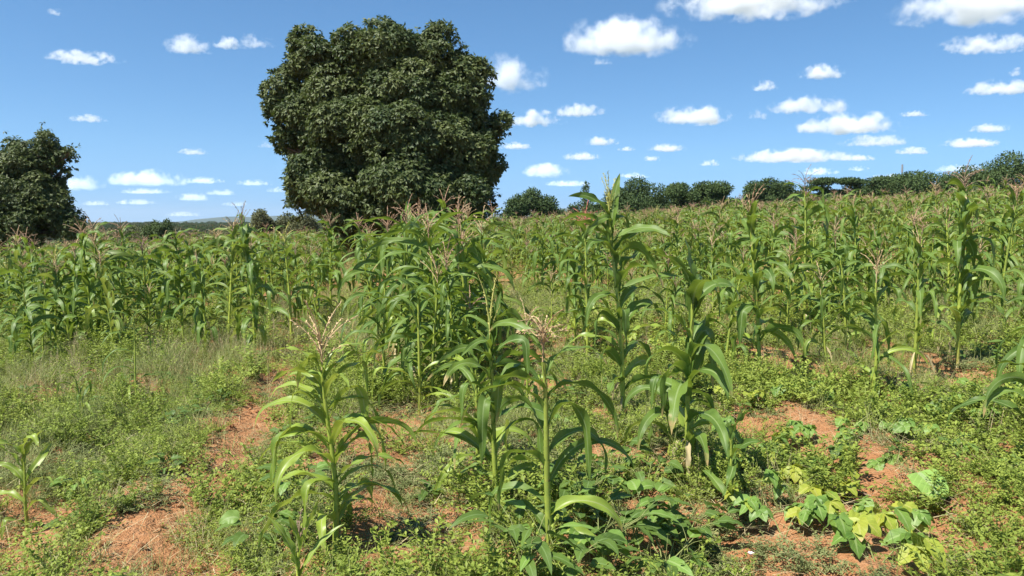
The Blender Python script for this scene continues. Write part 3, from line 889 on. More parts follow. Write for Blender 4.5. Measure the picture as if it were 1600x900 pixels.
def maize_shape(H, nleaf, rg, leafL=0.62, leafW=0.068, az0=None, lean=(0, 0), hi=True, tassel_h=0.34, droopy=1.0, stalk_r=0.011, lowest=0.10,
                azspread=0.45, upright=0.0):
    """-> stalk MB, list of leaf MBs, ear positions, stalk top point"""
    n = 16
    s = np.linspace(0, 1, n * 2)
    hs = H - tassel_h * 0.8
    bx, by = rg.uniform(-.02, .02, 2)
    P = np.stack([lean[0] * s ** 1.5 + bx * np.sin(s * 5), lean[1] * s ** 1.5 + by * np.sin(s * 4), hs * s], -1)
    nodes = np.abs(((s * nleaf) % 1) - 0.5) > 0.42
    rad = stalk_r * (1.12 - 0.72 * s) * np.where(nodes, 1.16, 1.0)
    stalk_r = stalk_r * 1.15
    rad = rad * 1.15
    st = MB(); st.add(*tube(P - [0, 0, .03], rad, 8 if hi else 5, .75))
    az0 = rg.uniform(0, 6.28) if az0 is None else az0
    leaves = []
    for k in range(nleaf):
        f = lowest + (0.97 - lowest) * (k + 0.3 * rg.uniform(-1, 1)) / max(1, nleaf - 1)
        f = min(max(f, 0.05), 0.985)
        i = f * (len(s) - 1); i0 = int(i); b = P[i0] + (P[min(i0 + 1, len(s) - 1)] - P[i0]) * (i - i0)
        az = az0 + (k % 2) * math.pi + rg.normal() * azspread
        size = (0.55 + 0.75 * math.sin(math.pi * min(1, 0.18 + 0.72 * f))) * rg.uniform(.8, 1.15)
        e0 = R(58 + 22 * f + rg.uniform(-16, 12)) + upright * 0.3
        e1 = R(-82 * droopy + 165 * max(0, f - .62) + rg.uniform(-25, 20)) + upright
        kink = (rg.uniform(.28, .6), R(rg.uniform(40, 85))) if rg.uniform() < 0.30 else None
        mb = MB()
        mb.add(*blade(b, az, leafL * size, leafW * rg.uniform(.8, 1.2) * (0.8 + 0.3 * size), e0, e1, rg.uniform(.6, 1.6), rg.uniform(.45, .8), rg.uniform(.12, .30),
                      20 if hi else 11, 6 if hi else 2, rg.normal() * 1.0, rg.normal() * 0.2, rg.normal() * 0.6, kink, 'maize', rg.uniform(), rg))
        # the sheath hugging the stalk below the blade
        sh = P[max(0, i0 - 3):i0 + 1]
        if len(sh) > 1:
            st.add(*tube(sh, np.linspace(stalk_r * 1.05, stalk_r * 1.35, len(sh)) * (1.1 - 0.6 * f), 7 if hi else 4, rg.uniform(0, .6)))
        leaves.append(mb)
    # withered leaves hanging at the foot
    dry = []
    for k in range(int(rg.integers(1, 4))):
        b = P[int(rg.integers(2, 8))]
        mb = MB()
        mb.add(*blade(b, rg.uniform(0, 6.28), leafL * rg.uniform(.4, .75), leafW * .5, R(rg.uniform(0, 40)), R(-88), .45, 1.0, .35, 12, 4, rg.normal() * 2, 0, rg.normal(), None, 'maize', rg.uniform(), rg))
        dry.append(mb)
    return st, leaves, P, dry

def ear_mb(rg):
    mb = MB()
    for k in range(5):
        mb.add(*blade((0, 0, 0), k * 1.26, 0.17, 0.045, R(84), R(74), 1, .9, .02, 8, 4, 0, 0, 0, None, 'ovate', rg.uniform(), rg))
    sk = MB()
    for k in range(14):
        mb2 = blade((0, 0, .15), rg.uniform(0, 6.28), rg.uniform(.05, .09), .003, R(80), R(-60), 1, 0, 0, 5, 1, 0, 0, 0, None, 'x', 0, rg)
        sk.add(*mb2)
    return mb, sk

HEROES = [
 # base px,py ; top px,py ; leaves, leafL, leafW, tassel mat, branches, spread, droop, leaf mat, upright, label
 dict(b=(524, 868), t=(505, 488), n=21, L=.52, W=.060, ta='tassel_tan', nb=13, sp=.6, dr=.5, m='maize_leaf_light', r=.011, drp=1.1, az=.15, lab='bushy light green maize plant with tan tassel beside the bare soil path'),
 dict(b=(464, 960), t=(462, 770), n=3, L=.34, W=.040, ta='tassel_dry', nb=2, sp=.15, dr=.1, m='maize_leaf_light', r=.012, up=.9, drp=.3, lab='short maize stump with brown dry tassel in the lower foreground'),
 dict(b=(776, 806), t=(764, 452), n=12, L=.56, W=.072, ta='tassel_green', nb=5, sp=.22, dr=0, m='maize_leaf', r=.012, up=.15, drp=1.0, az=.5, ex=((.92, 2.6, .42, .08, 88, 78), (.90, .4, .40, .08, 86, 74), (.45, 3.1, .55, .085, 45, -60), (.3, 2.9, .60, .07, 40, -25)), lab='stout maize plant with upright yellow green tassel in the centre foreground'),
 dict(b=(862, 905), t=(845, 462), n=9, L=.56, W=.060, ta='tassel_tan', nb=16, sp=.16, th=.26, dr=1.7, m='maize_leaf', r=.013, drp=1.15, az=.25, lab='thin bare stalked maize plant with drooping pale tassel in front of the broadleaf weeds'),
 dict(b=(1078, 752), t=(1074, 440), n=10, L=.60, W=.095, ta=None, nb=0, sp=.2, dr=0, m='maize_leaf', r=.013, up=.25, drp=1.0, az=1.2, ex=((.93, 1.9, .46, .11, 90, 62), (.85, .3, .55, .11, 82, -84), (.55, 3.6, .50, .10, 70, -86), (.5, -1.2, .5, .10, 60, -86)), lab='maize plant with wide upright leaves and no tassel above the yellow bean leaves'),
 dict(b=(972, 655), t=(955, 285), n=14, L=.66, W=.090, ta='tassel_green', nb=8, sp=.2, dr=0, m='maize_leaf', r=.0145, up=.12, drp=1.0, az=.3, ex=((.93, .6, .52, .11, 88, 68), (.90, 3.0, .56, .08, 70, -55), (.82, 0.0, .50, .10, 60, -30), (.62, .05, .62, .085, 35, -20)), lab='tallest maize plant with big dark leaves and fresh yellow tassel against the sky'),
 dict(b=(1142, 815), t=(1140, 668), n=5, L=.34, W=.055, ta=None, nb=0, sp=.2, dr=0, m='maize_leaf', r=.010, up=.5, drp=.6, lab='knee high maize plant with one dark folded leaf beside the yellow beans'),
 dict(b=(44, 818), t=(36, 690), n=6, L=.36, W=.050, ta=None, nb=0, sp=.2, dr=0, m='maize_leaf_light', r=.008, up=.5, drp=.7, lab='young pale green maize plant in the weeds at the left edge'),
 dict(b=(214, 635), t=(205, 482), n=7, L=.48, W=.028, ta=None, nb=0, sp=.2, dr=0, m='maize_leaf', r=.008, drp=1.1, lab='spindly half bare maize plant in the weeds on the left'),
 dict(b=(128, 668), t=(122, 580), n=6, L=.38, W=.026, ta=None, nb=0, sp=.2, dr=0, m='maize_leaf', r=.006, drp=1.1, lab='stunted narrow leaved maize plant low in the left weeds'),
 dict(b=(640, 590), t=(634, 312), n=17, L=.96, W=.086, ta='tassel_pink', nb=10, sp=.8, dr=.5, az=.2, m='maize_leaf', r=.013, drp=1.2, lab='front left plant of the dense maize clump before the big tree'),
 dict(b=(692, 606), t=(668, 328), n=17, L=.96, W=.086, ta='tassel_pink', nb=10, sp=.6, dr=.4, az=.2, m='maize_leaf', r=.014, drp=1.2, lab='arching long leaved plant on the right of the dense maize clump'),
 dict(b=(712, 626), t=(700, 380), n=13, L=.62, W=.060, ta='tassel_pink', nb=8, sp=.5, dr=.4, m='maize_leaf', r=.012, drp=1.1, lab='lower plant at the right front of the dense clump with pinkish tassel'),
 dict(b=(738, 612), t=(733, 452), n=9, L=.42, W=.045, ta='tassel_pink', nb=8, sp=.5, dr=.6, m='maize_leaf', r=.009, drp=1.1, lab='small plant with rosy tassel between the clump and the stout plant'),
 dict(b=(622, 560), t=(606, 330), n=17, L=.96, W=.086, ta='tassel_pink', nb=12, sp=.9, dr=.5, az=.2, m='maize_leaf', r=.013, drp=1.25, lab='plant at the left side of the dense clump with wide spreading tassel'),
 dict(b=(664, 560), t=(652, 318), n=17, L=.96, W=.086, ta='tassel_pink', nb=12, sp=.7, dr=.3, az=.2, m='maize_leaf', r=.013, drp=1.2, lab='plant in the middle of the dense clump, hidden below by its neighbours'),
 dict(b=(655, 640), t=(655, 450), n=11, az=.3, L=.78, W=.060, ta=None, nb=10, sp=.7, dr=.3, m='maize_leaf', r=.011, drp=1.25, lab='low drooping plant without tassel at the foot of the dense clump'),
 dict(b=(676, 628), t=(682, 400), n=13, L=.74, W=.060, ta='tassel_tan', nb=8, sp=.5, dr=.4, m='maize_leaf', az=.2, r=.012, drp=1.15, lab='short plant in front of the dense clump with tan tassel among its leaves'),
 dict(b=(728, 588), t=(724, 352), n=17, L=.76, W=.086, ta='tassel_pink', nb=9, sp=.6, dr=.4, m='maize_leaf', az=.1, r=.012, drp=1.15, lab='rightmost tall plant of the dense clump, arching over the small rosy one'),
 dict(b=(604, 612), t=(598, 425), n=12, L=.70, W=.056, ta=None, nb=9, sp=.6, dr=.4, m='maize_leaf', az=.15, r=.011, drp=1.2, lab='drooping plant at the left foot of the dense clump beside the grassy strip'),
 dict(b=(748, 745), t=(742, 560), n=9, L=.60, W=.058, ta=None, nb=9, sp=.6, dr=.4, m='maize_leaf', az=.2, r=.010, drp=1.1, lab='small leafy plant growing against the back of the stout plant'),
 dict(b=(1290, 575), t=(1284, 415), n=10, L=.60, W=.056, ta='tassel_tan', nb=6, sp=.4, dr=.5, m='maize_leaf', az=.2, r=.011, drp=1.1, lab='middling plant right of the red silked one with its leaves spread sideways'),
 dict(b=(1186, 602), t=(1172, 300), n=14, L=.60, W=.095, ta='tassel_pink', nb=9, sp=.4, dr=.3, m='maize_leaf', r=.0135, drp=1.05, low=.2, lab='tall maize plant with bare lower stalk and a red silked ear'),
 dict(b=(1362, 622), t=(1372, 385), n=11, L=.62, W=.050, ta='tassel_tan', nb=8, sp=.3, dr=.6, m='maize_leaf', r=.011, drp=1.1, lab='thin plant with long arching lower leaves left of the bare soil mound'),
 dict(b=(1428, 588), t=(1436, 352), n=10, L=.58, W=.060, ta='tassel_tan', nb=3, sp=.2, dr=.2, m='maize_leaf', r=.013, drp=1.1, low=.2, lab='straight bright stalked plant just left of the soil mound'),
 dict(b=(1496, 578), t=(1508, 252), n=14, L=.62, W=.095, ta='tassel_dry', nb=10, sp=.8, dr=.7, m='maize_leaf', r=.0135, drp=1.1, low=.2, lab='tall plant with dark brown spreading tassel standing on the soil mound'),
 dict(b=(1258, 520), t=(1256, 262), n=14, L=.62, W=.095, ta='tassel_dry', nb=9, sp=.9, dr=1.1, m='maize_leaf', r=.013, drp=1.1, lab='tall plant with withered curling grey tassel against the sky'),
 dict(b=(918, 560), t=(914, 320), n=13, L=.60, W=.080, ta='tassel_red', nb=13, sp=1.0, dr=.4, m='maize_leaf', r=.012, drp=1.05, az=.1, lab='plant with bright salmon red spreading tassel left of the tallest plant'),
 dict(b=(900, 545), t=(896, 395), n=12, L=.58, W=.08, ta=None, nb=9, sp=.8, dr=.4, m='maize_leaf', r=.012, drp=1.0, lab='dark wide leaved plant behind the thin stalk with the pale tassel'),
 dict(b=(146, 552), t=(128, 345), n=16, L=.66, W=.108, ta='tassel_pink', nb=16, sp=.9, dr=.3, m='maize_leaf', r=.013, drp=1.3, lab='full leaved plant with broad rosy tassel in front of the left tree'),
 dict(b=(288, 545), t=(272, 365), n=16, L=.60, W=.108, ta=None, nb=9, sp=.8, dr=.4, m='maize_leaf', r=.013, up=.15, drp=1.1, lab='plant with broad folded top leaf and bare lower stalk on the left'),
 dict(b=(398, 560), t=(378, 322), n=16, L=.56, W=.108, ta='tassel_dry', nb=6, sp=.3, dr=.2, m='maize_leaf', r=.013, drp=1.25, up=.05, lab='tall plant with dark upright tassel on the left of the soil path'),
 dict(b=(520, 505), t=(514, 332), n=16, L=.60, W=.108, ta='tassel_pink', nb=12, sp=.7, dr=.3, m='maize_leaf', r=.013, drp=1.15, lab='plant with rosy tassel just left of the grassy strip to the big tree'),
 dict(b=(498, 520), t=(478, 395), n=10, L=.55, W=.055, ta='tassel_tan', nb=5, sp=.4, dr=.6, m='maize_leaf', r=.010, drp=1.1, lab='leaning plant with tan tassel at the head of the soil path'),
 dict(b=(430, 512), t=(425, 470), n=5, L=.34, W=.035, ta=None, nb=5, sp=.4, dr=.6, m='maize_leaf_light', r=.008, drp=.5, up=.4, lab='small bright yellow green maize seedling near the soil path'),
 dict(b=(1648, 640), t=(1640, 420), n=11, L=.66, W=.070, ta='tassel_tan', nb=5, sp=.4, dr=.6, m='maize_leaf', r=.012, drp=1.1, az=.05, lab='plant just outside the right edge reaching arching leaves into view'),
 dict(b=(1618, 745), t=(1622, 560), n=9, L=.56, W=.065, ta=None, nb=5, sp=.4, dr=.6, m='maize_leaf', r=.012, drp=1.1, az=.05, lab='low plant at the right edge with one broad drooping leaf in view'),
 dict(b=(-12, 560), t=(-18, 420), n=9, L=.56, W=.085, ta=None, nb=5, sp=.4, dr=.6, m='maize_leaf', r=.012, drp=1.1, az=.05, lab='plant at the left edge showing two broad drooping leaves'),
 dict(b=(1045, 720), t=(1040, 590), n=7, L=.52, W=.070, ta=None, nb=0, sp=.2, dr=0, m='maize_leaf', r=.010, drp=1.3, az=.1, lab='low dark drooping maize plant beside the wide upright leaved one'),
 dict(b=(825, 640), t=(822, 470), n=8, L=.45, W=.045, ta='tassel_tan', nb=6, sp=.5, dr=.6, m='maize_leaf', r=.009, drp=1.1, lab='small plant with arching tan tassel behind the thin bare stalk'),
 dict(b=(1322, 560), t=(1312, 395), n=10, L=.52, W=.050, ta=None, nb=6, sp=.5, dr=.6, m='maize_leaf', r=.010, drp=1.1, lab='thin short plant with pale stalk between taller ones on the right'),
]
occupied = []
nleaf_parts = 0
for k, h in enumerate(HEROES):
    rg = np.random.default_rng(500 + k)
    p = at(*h['b']); gz = float(ground_z(*p))
    tp = at_depth(h['t'][0], h['t'][1], p[1])
    H = max(0.25, tp[2] - gz)
    root = thing('maize_plant', h['lab'], 'maize', (p[0], p[1], gz), group='maize plants standing out in the foreground')
    occupied.append(p)
    st, lv, P, dry = maize_shape(H, int(round(h['n'] * 1.6)), rg, h['L'] * 0.82, h['W'] * .9, h.get('az'), (tp[0] - p[0], rg.uniform(-.04, .04)), True,
                            0.34 if h['ta'] else 0.06, h['drp'], h['r'], h.get('low', 0.10), 0.6, h.get('up', 0))
    st.obj('stalk', M['maize_stalk'], root)
    for q, mb in enumerate(lv):
        old = q < len(lv) * .28 and rg.uniform() < .45
        mb.obj('leaf', M['maize_leaf_light' if old else h['m']], root)
    if H > .9:
        for mb in dry:
            mb.obj('leaf', M['straw'], root)['label'] = 'withered straw coloured leaf hanging at the foot'
    for (f, az, L_, W_, ea, eb) in h.get('ex', ()):
        mb = MB(); mb.add(*blade(P[int(f * (len(P) - 1))], az, L_, W_, R(ea), R(eb), 1.4, .7, .12, 24, 6, .5, .2, .1, None, 'maize', .35, rg))
        mb.obj('leaf', M[h['m']], root)
    if h['ta']:
        th = h.get('th', 0.36 if h['nb'] > 4 else 0.3)
        tm = tassel_mb(min(th, H * .33), h['nb'], h['sp'], h['dr'], rg)
        to = tm.obj('tassel', M[h['ta']], root); to.location = tuple(P[-1])
    if 'red silked ear' in h['lab'] or k in (19, 20, 5):
        em, sk = ear_mb(rg)
        eo = em.obj('ear', M['husk'], root); eo.location = tuple(P[13] + (0.012, 0, 0)); eo.rotation_euler = (0, R(18), rg.uniform(0, 6.28))
        sk.obj('silk', M['silk'], eo)

# prototypes for the field: 14 plants
protos = []
TAS = ['tassel_pink', 'tassel_tan', 'tassel_tan', 'tassel_green', 'tassel_dry', 'tassel_pink', 'tassel_tan']
for k in range(14):
    rg = np.random.default_rng(900 + k)
    H = rg.uniform(1.45, 1.9)
    st, lv, P, dry = maize_shape(H, int(rg.integers(14, 21)), rg, rg.uniform(.48, .66), rg.uniform(.055, .085), None, (rg.uniform(-.1, .1), rg.uniform(-.1, .1)), False, 0.34,
                            rg.uniform(.95, 1.25), 0.0125, 0.12)
    lm = MB()
    for mb in lv: lm.merge(mb)
    tm = tassel_mb(rg.uniform(.28, .38), int(rg.integers(7, 13)), rg.uniform(.35, .85), rg.uniform(.1, .8), rg, False) if k % 5 not in (1, 3) else tassel_mb(.20, 2, .2, 0, rg, False)
    protos.append(dict(stalk=st.mesh('stalk', M['maize_stalk']), leaves=lm.mesh('leaves', M['maize_leaf_mid' if k in (4, 9) else 'maize_leaf']), tassel=tm.mesh('tassel', M[TAS[k % 7]]), top=P[-1], mbs=(st, lm, tm), tm=TAS[k % 7]))

# field positions: rows on the ridges
BARE = [  # bare soil patches and open weedy spots: photo px,py, radius in metres across, along
]
fp = []
for rr in np.arange(-92, 150, ROW_W):
    r = rr - 0.2
    tt = np.arange(2, 150, 0.30)
    jx = rng.normal(0, .09, len(tt)); jy = rng.normal(0, .12, len(tt))
    X = ROW_P[0] * (r + jx) + ROW_D[0] * (tt + jy)
    Y = ROW_P[1] * (r + jx) + ROW_D[1] * (tt + jy)
    fp.append(np.stack([X, Y], -1))
fp = np.concatenate(fp)
X, Y = fp[:, 0], fp[:, 1]
img_x = 800 + X / np.maximum(Y, .1) * FPX
vis = (Y > 6.2) & (Y < 118) & (img_x > -700) & (img_x < 2300)
# how thick the crop stands: sparse in the near left weeds and on the grassy strip that leads to the big tree
dens = np.ones(len(fp))
rowr = row_r(X, Y)
leftside = rowr < -0.9
dens *= np.where(leftside, sstep(9.0, 11.5, Y), sstep(6.8, 9.5, Y))
dens *= np.where((rowr > -1.0) & (rowr < 0.2), 0.05, 1.0)
dens *= 0.45 + 0.75 * sstep(0.35, 0.6, fbm(X * .22, Y * .22, 3, 41))
dens *= np.where((~leftside) & (Y < 20), 0.42, 1.0)
dens *= np.where(leftside & (Y < 16), 0.60, 1.0)
dens = np.where((rowr > .45) & (rowr < 1.7) & (Y > 7.6) & (Y < 36), 1.0, dens)
dens *= np.where(leftside & (Y > 62), 0.0, 1.0)
tree_xy = at_depth(592, 380, 40.0)[:2]; tree2 = at_depth(5, 380, 46.0)[:2]
dens *= np.where(np.hypot(X - tree_xy[0], Y - tree_xy[1]) < 5.0, 0, 1.0) * np.where(np.hypot(X - tree2[0], Y - tree2[1]) < 4.0, 0, 1.0)
keep = vis & (rng.uniform(size=len(fp)) < dens)
for o in occupied:
    keep &= np.hypot(X - o[0], Y - o[1]) > 0.45
fp = fp[keep]
fp = fp[np.argsort(np.hypot(fp[:, 0], fp[:, 1]))]
NI = 258
inview = np.abs(800 + fp[:, 0] / fp[:, 1] * FPX - 800) < 860
sel = np.zeros(len(fp), bool)
sel[np.flatnonzero(inview)[:NI]] = True
near, rest = fp[sel], fp[~sel]

def zone(x, y):
    px = 800 + x / y * FPX
    t = 'nearer' if np.hypot(x, y) < 13 else 'middle'
    if px < 420: return f'maize plant in {t} rows left of the soil path'
    if px < 760: return f'maize plant in {t} rows before the big tree'
    if px < 1130: return f'maize plant in {t} rows around the tallest plant'
    return f'maize plant in {t} rows of the right hand field'
TW = {'tassel_pink': 'rosy', 'tassel_tan': 'tan', 'tassel_green': 'yellow green', 'tassel_dry': 'dry brown'}
for k, (x, y) in enumerate(near):
    p = protos[int(rng.integers(len(protos)))]
    sc = rng.uniform(.66, 1.22) if x < 0 else rng.uniform(.58, 1.02)
    z = float(ground_z(x, y))
    lab = zone(x, y).replace('maize plant', f'{TW[p["tm"]]} tasselled maize plant')
    root = thing('maize_plant', lab, 'maize', (x, y, z), float(rng.uniform(0, 6.28)), group=zone(x, y).replace('maize plant', 'maize plants') + f', {TW[p["tm"]]} tassels')
    root.rotation_euler = (float(rng.normal(0, .05)), float(rng.normal(0, .05)), float(rng.uniform(0, 6.28)))
    root.scale = (sc * 1.05, sc * 1.05, sc)
    for nm in ('stalk', 'leaves', 'tassel'):
        o = bpy.data.objects.new(nm, p[nm]); col.objects.link(o); o.parent = root
        if nm == 'tassel': o.location = tuple(p['top'])

# ------------------------------------------------------------------ scattered stuff (one object each)
def scatter(name, label, pts, rot, scale, idx, proto_objs):
    c = bpy.data.collections.new(name + '_sources')
    for k, o in enumerate(proto_objs):
        o.name = f'{name}_source_{k:03d}'
        c.objects.link(o)
    me = bpy.data.meshes.new(name)
    n = len(pts)
    me.vertices.add(n)
    me.vertices.foreach_set('co', np.asarray(pts, np.float32).ravel())
    a = me.attributes.new('rot', 'FLOAT_VECTOR', 'POINT'); a.data.foreach_set('vector', np.asarray(rot, np.float32).ravel())
    a = me.attributes.new('scl', 'FLOAT', 'POINT'); a.data.foreach_set('value', np.asarray(scale, np.float32))
    a = me.attributes.new('idx', 'INT', 'POINT'); a.data.foreach_set('value', np.asarray(idx, np.int32))
    o = bpy.data.objects.new(name, me)
    col.objects.link(o)
    ng = bpy.data.node_groups.new(name, 'GeometryNodeTree')
    ng.interface.new_socket('Geometry', in_out='INPUT', socket_type='NodeSocketGeometry')
    ng.interface.new_socket('Geometry', in_out='OUTPUT', socket_type='NodeSocketGeometry')
    gi, go = ng.nodes.new('NodeGroupInput'), ng.nodes.new('NodeGroupOutput')
    ci = ng.nodes.new('GeometryNodeCollectionInfo')
    ci.inputs['Collection'].default_value = c
    ci.inputs['Separate Children'].default_value = True
    ci.inputs['Reset Children'].default_value = True
    ip = ng.nodes.new('GeometryNodeInstanceOnPoints')
    ip.inputs['Pick Instance'].default_value = True
    def attr(nm, dt):
        q = ng.nodes.new('GeometryNodeInputNamedAttribute'); q.data_type = dt; q.inputs['Name'].default_value = nm
        return [s for s in q.outputs if s.enabled and s.name == 'Attribute'][0]
    ng.links.new(gi.outputs[0], ip.inputs['Points'])
    ng.links.new(ci.outputs[0], ip.inputs['Instance'])
    ng.links.new(attr('idx', 'INT'), ip.inputs['Instance Index'])
    ng.links.new(attr('rot', 'FLOAT_VECTOR'), ip.inputs['Rotation'])
    ng.links.new(attr('scl', 'FLOAT'), ip.inputs['Scale'])
    ng.links.new(ip.outputs[0], go.inputs[0])
    m = o.modifiers.new('scatter', 'NODES'); m.node_group = ng
    return tag(o, label, kind='stuff')

def scatter_on_ground(name, label, xy, scale, proto_objs, tilt=0.06, sink=0.0):
    n = len(xy)
    z = ground_z(xy[:, 0], xy[:, 1]) - sink
    rot = np.stack([rng.normal(0, tilt, n), rng.normal(0, tilt, n), rng.uniform(0, 6.28, n)], -1)
    return scatter(name, label, np.column_stack([xy, z]), rot, scale, rng.integers(0, len(proto_objs), n), proto_objs)

# the rest of the field, plants too many to count
src = []
for k, p in enumerate(protos):
    me = bpy.data.meshes.new('maize')
    st, lm, tm = p['mbs']
    mb = MB(); mb.merge(st); nq = sum(len(q) for q in mb.q)
    mb.merge(lm); nq2 = sum(len(q) for q in mb.q)
    mb.merge(tm, None, p['top'])
    me = mb.mesh('maize', M['maize_stalk'])
    me.materials.append(M['maize_leaf_mid' if k in (4, 9) else 'maize_leaf']); me.materials.append(M[p['tm']])
    mi = np.zeros(len(me.polygons), np.int32); mi[nq:nq2] = 1; mi[nq2:] = 2
    me.polygons.foreach_set('material_index', mi)
    src.append(bpy.data.objects.new('maize', me))
scatter_on_ground('maize_crop', 'maize standing in rows all the way to the trees', rest, .58 + .62 * rng.uniform(0, 1, len(rest)) ** 1.3 * (.5 + .8 * fbm(rest[:, 0] * .3, rest[:, 1] * .3, 3, 43)), src, 0.06)
print('maize individuals', len(near) + len(HEROES), 'crop', len(rest))

def src_objs(fn, k, mat, seed, **kw):
    return [bpy.data.objects.new('s', fn(np.random.default_rng(seed + i), **kw).mesh('s', mat, smooth=False)) for i in range(k)]

# far scrub woodland beyond the field on the left, one mass
def scrub_mb(rg):
    mb = MB()
    for k in range(5):
        c = np.array([rg.uniform(-1.6, 1.6), rg.uniform(-1.2, 1.2), rg.uniform(.8, 2.4)])
        d = unit(rg.normal(size=(150, 3)))
        P = c + d * np.array([1.3, 1.2, .9]) * rg.uniform(.5, 1.1, (150, 1))
        P[:, 2] = np.maximum(P[:, 2], .05)
        mb.add(*rhombs(P, unit(rg.normal(size=(150, 3)) + d * .5), unit(rg.normal(size=(150, 3)) * .5 + d + [0, 0, .6]), .7 * rg.uniform(.6, 1.3, 150), .42, rg.uniform(0, 1, 150), .5, .05))
    return mb
rgs = np.random.default_rng(4321)
n = 9000
yy = 95 + 1500 * rgs.uniform(0, 1, n) ** 1.6
xx = yy * rgs.uniform(-.85, .12, n)
pz = np.column_stack([xx, yy])
scs = rgs.uniform(.25, .75, n) * (0.5 + yy / 900) * (.4 + 1.1 * fbm(xx * .02, yy * .02, 3, 97))
scatter_on_ground('scrub_woodland', 'olive scrub woodland stretching away to the hills on the left', pz, scs, src_objs(scrub_mb, 3, M['thorn_leaf'], 1700) + src_objs(scrub_mb, 2, M['scrub_leaf'], 1750), .05)

# ---- weeds and grass
def forb_mb(rg, nstem=14, reach=.16, leaf=.016, up=.5, pairs=9):
    """low sprawling weed: stems set with pairs of small leaves"""
    mb = MB()
    for k in range(nstem):
        az = rg.uniform(0, 6.28); e0 = rg.uniform(.25, 1.2) * up + .2
        s = np.linspace(0, 1, 6)
        e = e0 - (0.5 * s)
        L = reach * rg.uniform(.6, 1.3)
        P = np.concatenate([[np.zeros(3)], np.cumsum(np.stack([np.cos(e) * math.cos(az), np.cos(e) * math.sin(az), np.sin(e)], -1)[:-1] * L / 5, axis=0)])
        P = P + rg.normal(0, .008, P.shape) + [0, 0, .005]
        mb.add(*tube(P, np.linspace(.0016, .0008, 6), 3, .4))
        q = np.repeat(np.linspace(.12, 1, pairs), 2) + rg.normal(0, .02, pairs * 2)
        q = np.clip(q, 0, 1); m = len(q)
        Pp = np.stack([np.interp(q, s, P[:, c]) for c in range(3)], -1)
        sd = np.tile([1, -1], pairs)
        D = np.stack([-math.sin(az) * sd + .35 * math.cos(az), math.cos(az) * sd + .35 * math.sin(az), rg.uniform(-.1, .6, m)], -1) + rg.normal(0, .3, (m, 3))
        N = unit(np.array([0, 0, 1.0]) + rg.normal(0, .4, (m, 3)))
        mb.add(*rhombs(Pp, D, N, leaf * rg.uniform(.7, 1.5, m), leaf * .55 * rg.uniform(.8, 1.3, m), rg.uniform(0, 1, m), .55, .1))
    return mb

def tuft_mb(rg, n=46, h=.24, w=.0035, lean=.5, rad=.06):
    mb = MB()
    P = np.column_stack([rg.normal(0, rad, (n, 2)), np.zeros(n)])
    az = rg.uniform(0, 6.28, n)
    mb.add(*grass_blades(P, az, h * rg.uniform(.45, 1.25, n), w * rg.uniform(.7, 1.3, n), R(90) - np.abs(rg.normal(0, lean, n)), rg.uniform(.1, 1.2, n), rg.uniform(0, 1, n)))
    return mb

def panicle_mb(rg, n=12, h=.42):
    """fine seeding grass: thin stems with hair-fine branching heads"""
    mb = tuft_mb(rg, 26, h * .55, .003, .6, .05)
    for k in range(n):
        az, tl = rg.uniform(0, 6.28), abs(rg.normal(0, .3))
        top = np.array([math.cos(az) * math.sin(tl), math.sin(az) * math.sin(tl), math.cos(tl)]) * h * rg.uniform(.7, 1.2)
        mb.add(*tube([(0, 0, 0), top * .55 + [0, 0, .02], top], [.0011, .0009, .0006], 3, .9))
        m = 12
        q = rg.uniform(.6, 1, m)
        D = rg.normal(size=(m, 3)) + unit(top) * 1.4
        mb.add(*rhombs(top * q[:, None], D, rg.normal(size=(m, 3)), .05 * rg.uniform(.5, 1.2, m), .0022, np.full(m, .95)))
    return mb

def rosette_mb(rg, n=10, L=.085, W=.05, h=.1):
    mb = MB()
    for k in range(n):
        b = np.array([0, 0, rg.uniform(.01, h)])
        az = k * 2.4 + rg.uniform(-.3, .3)
        st_ = b + np.array([math.cos(az), math.sin(az), .8]) * L * .4
        mb.add(*tube([b, st_], [.0014, .001], 3, .3))
        mb.add(*blade(st_, az, L * rg.uniform(.7, 1.2), W * rg.uniform(.8, 1.2), R(rg.uniform(10, 45)), R(rg.uniform(-45, 0)), 1, .25, .08, 7, 4, rg.normal() * .2, rg.normal() * .25, 0, None, 'ovate', rg.uniform(), rg))
    mb.add(*tube([(0, 0, -.01), (0, 0, h)], [.003, .0018], 4, .3))
    return mb

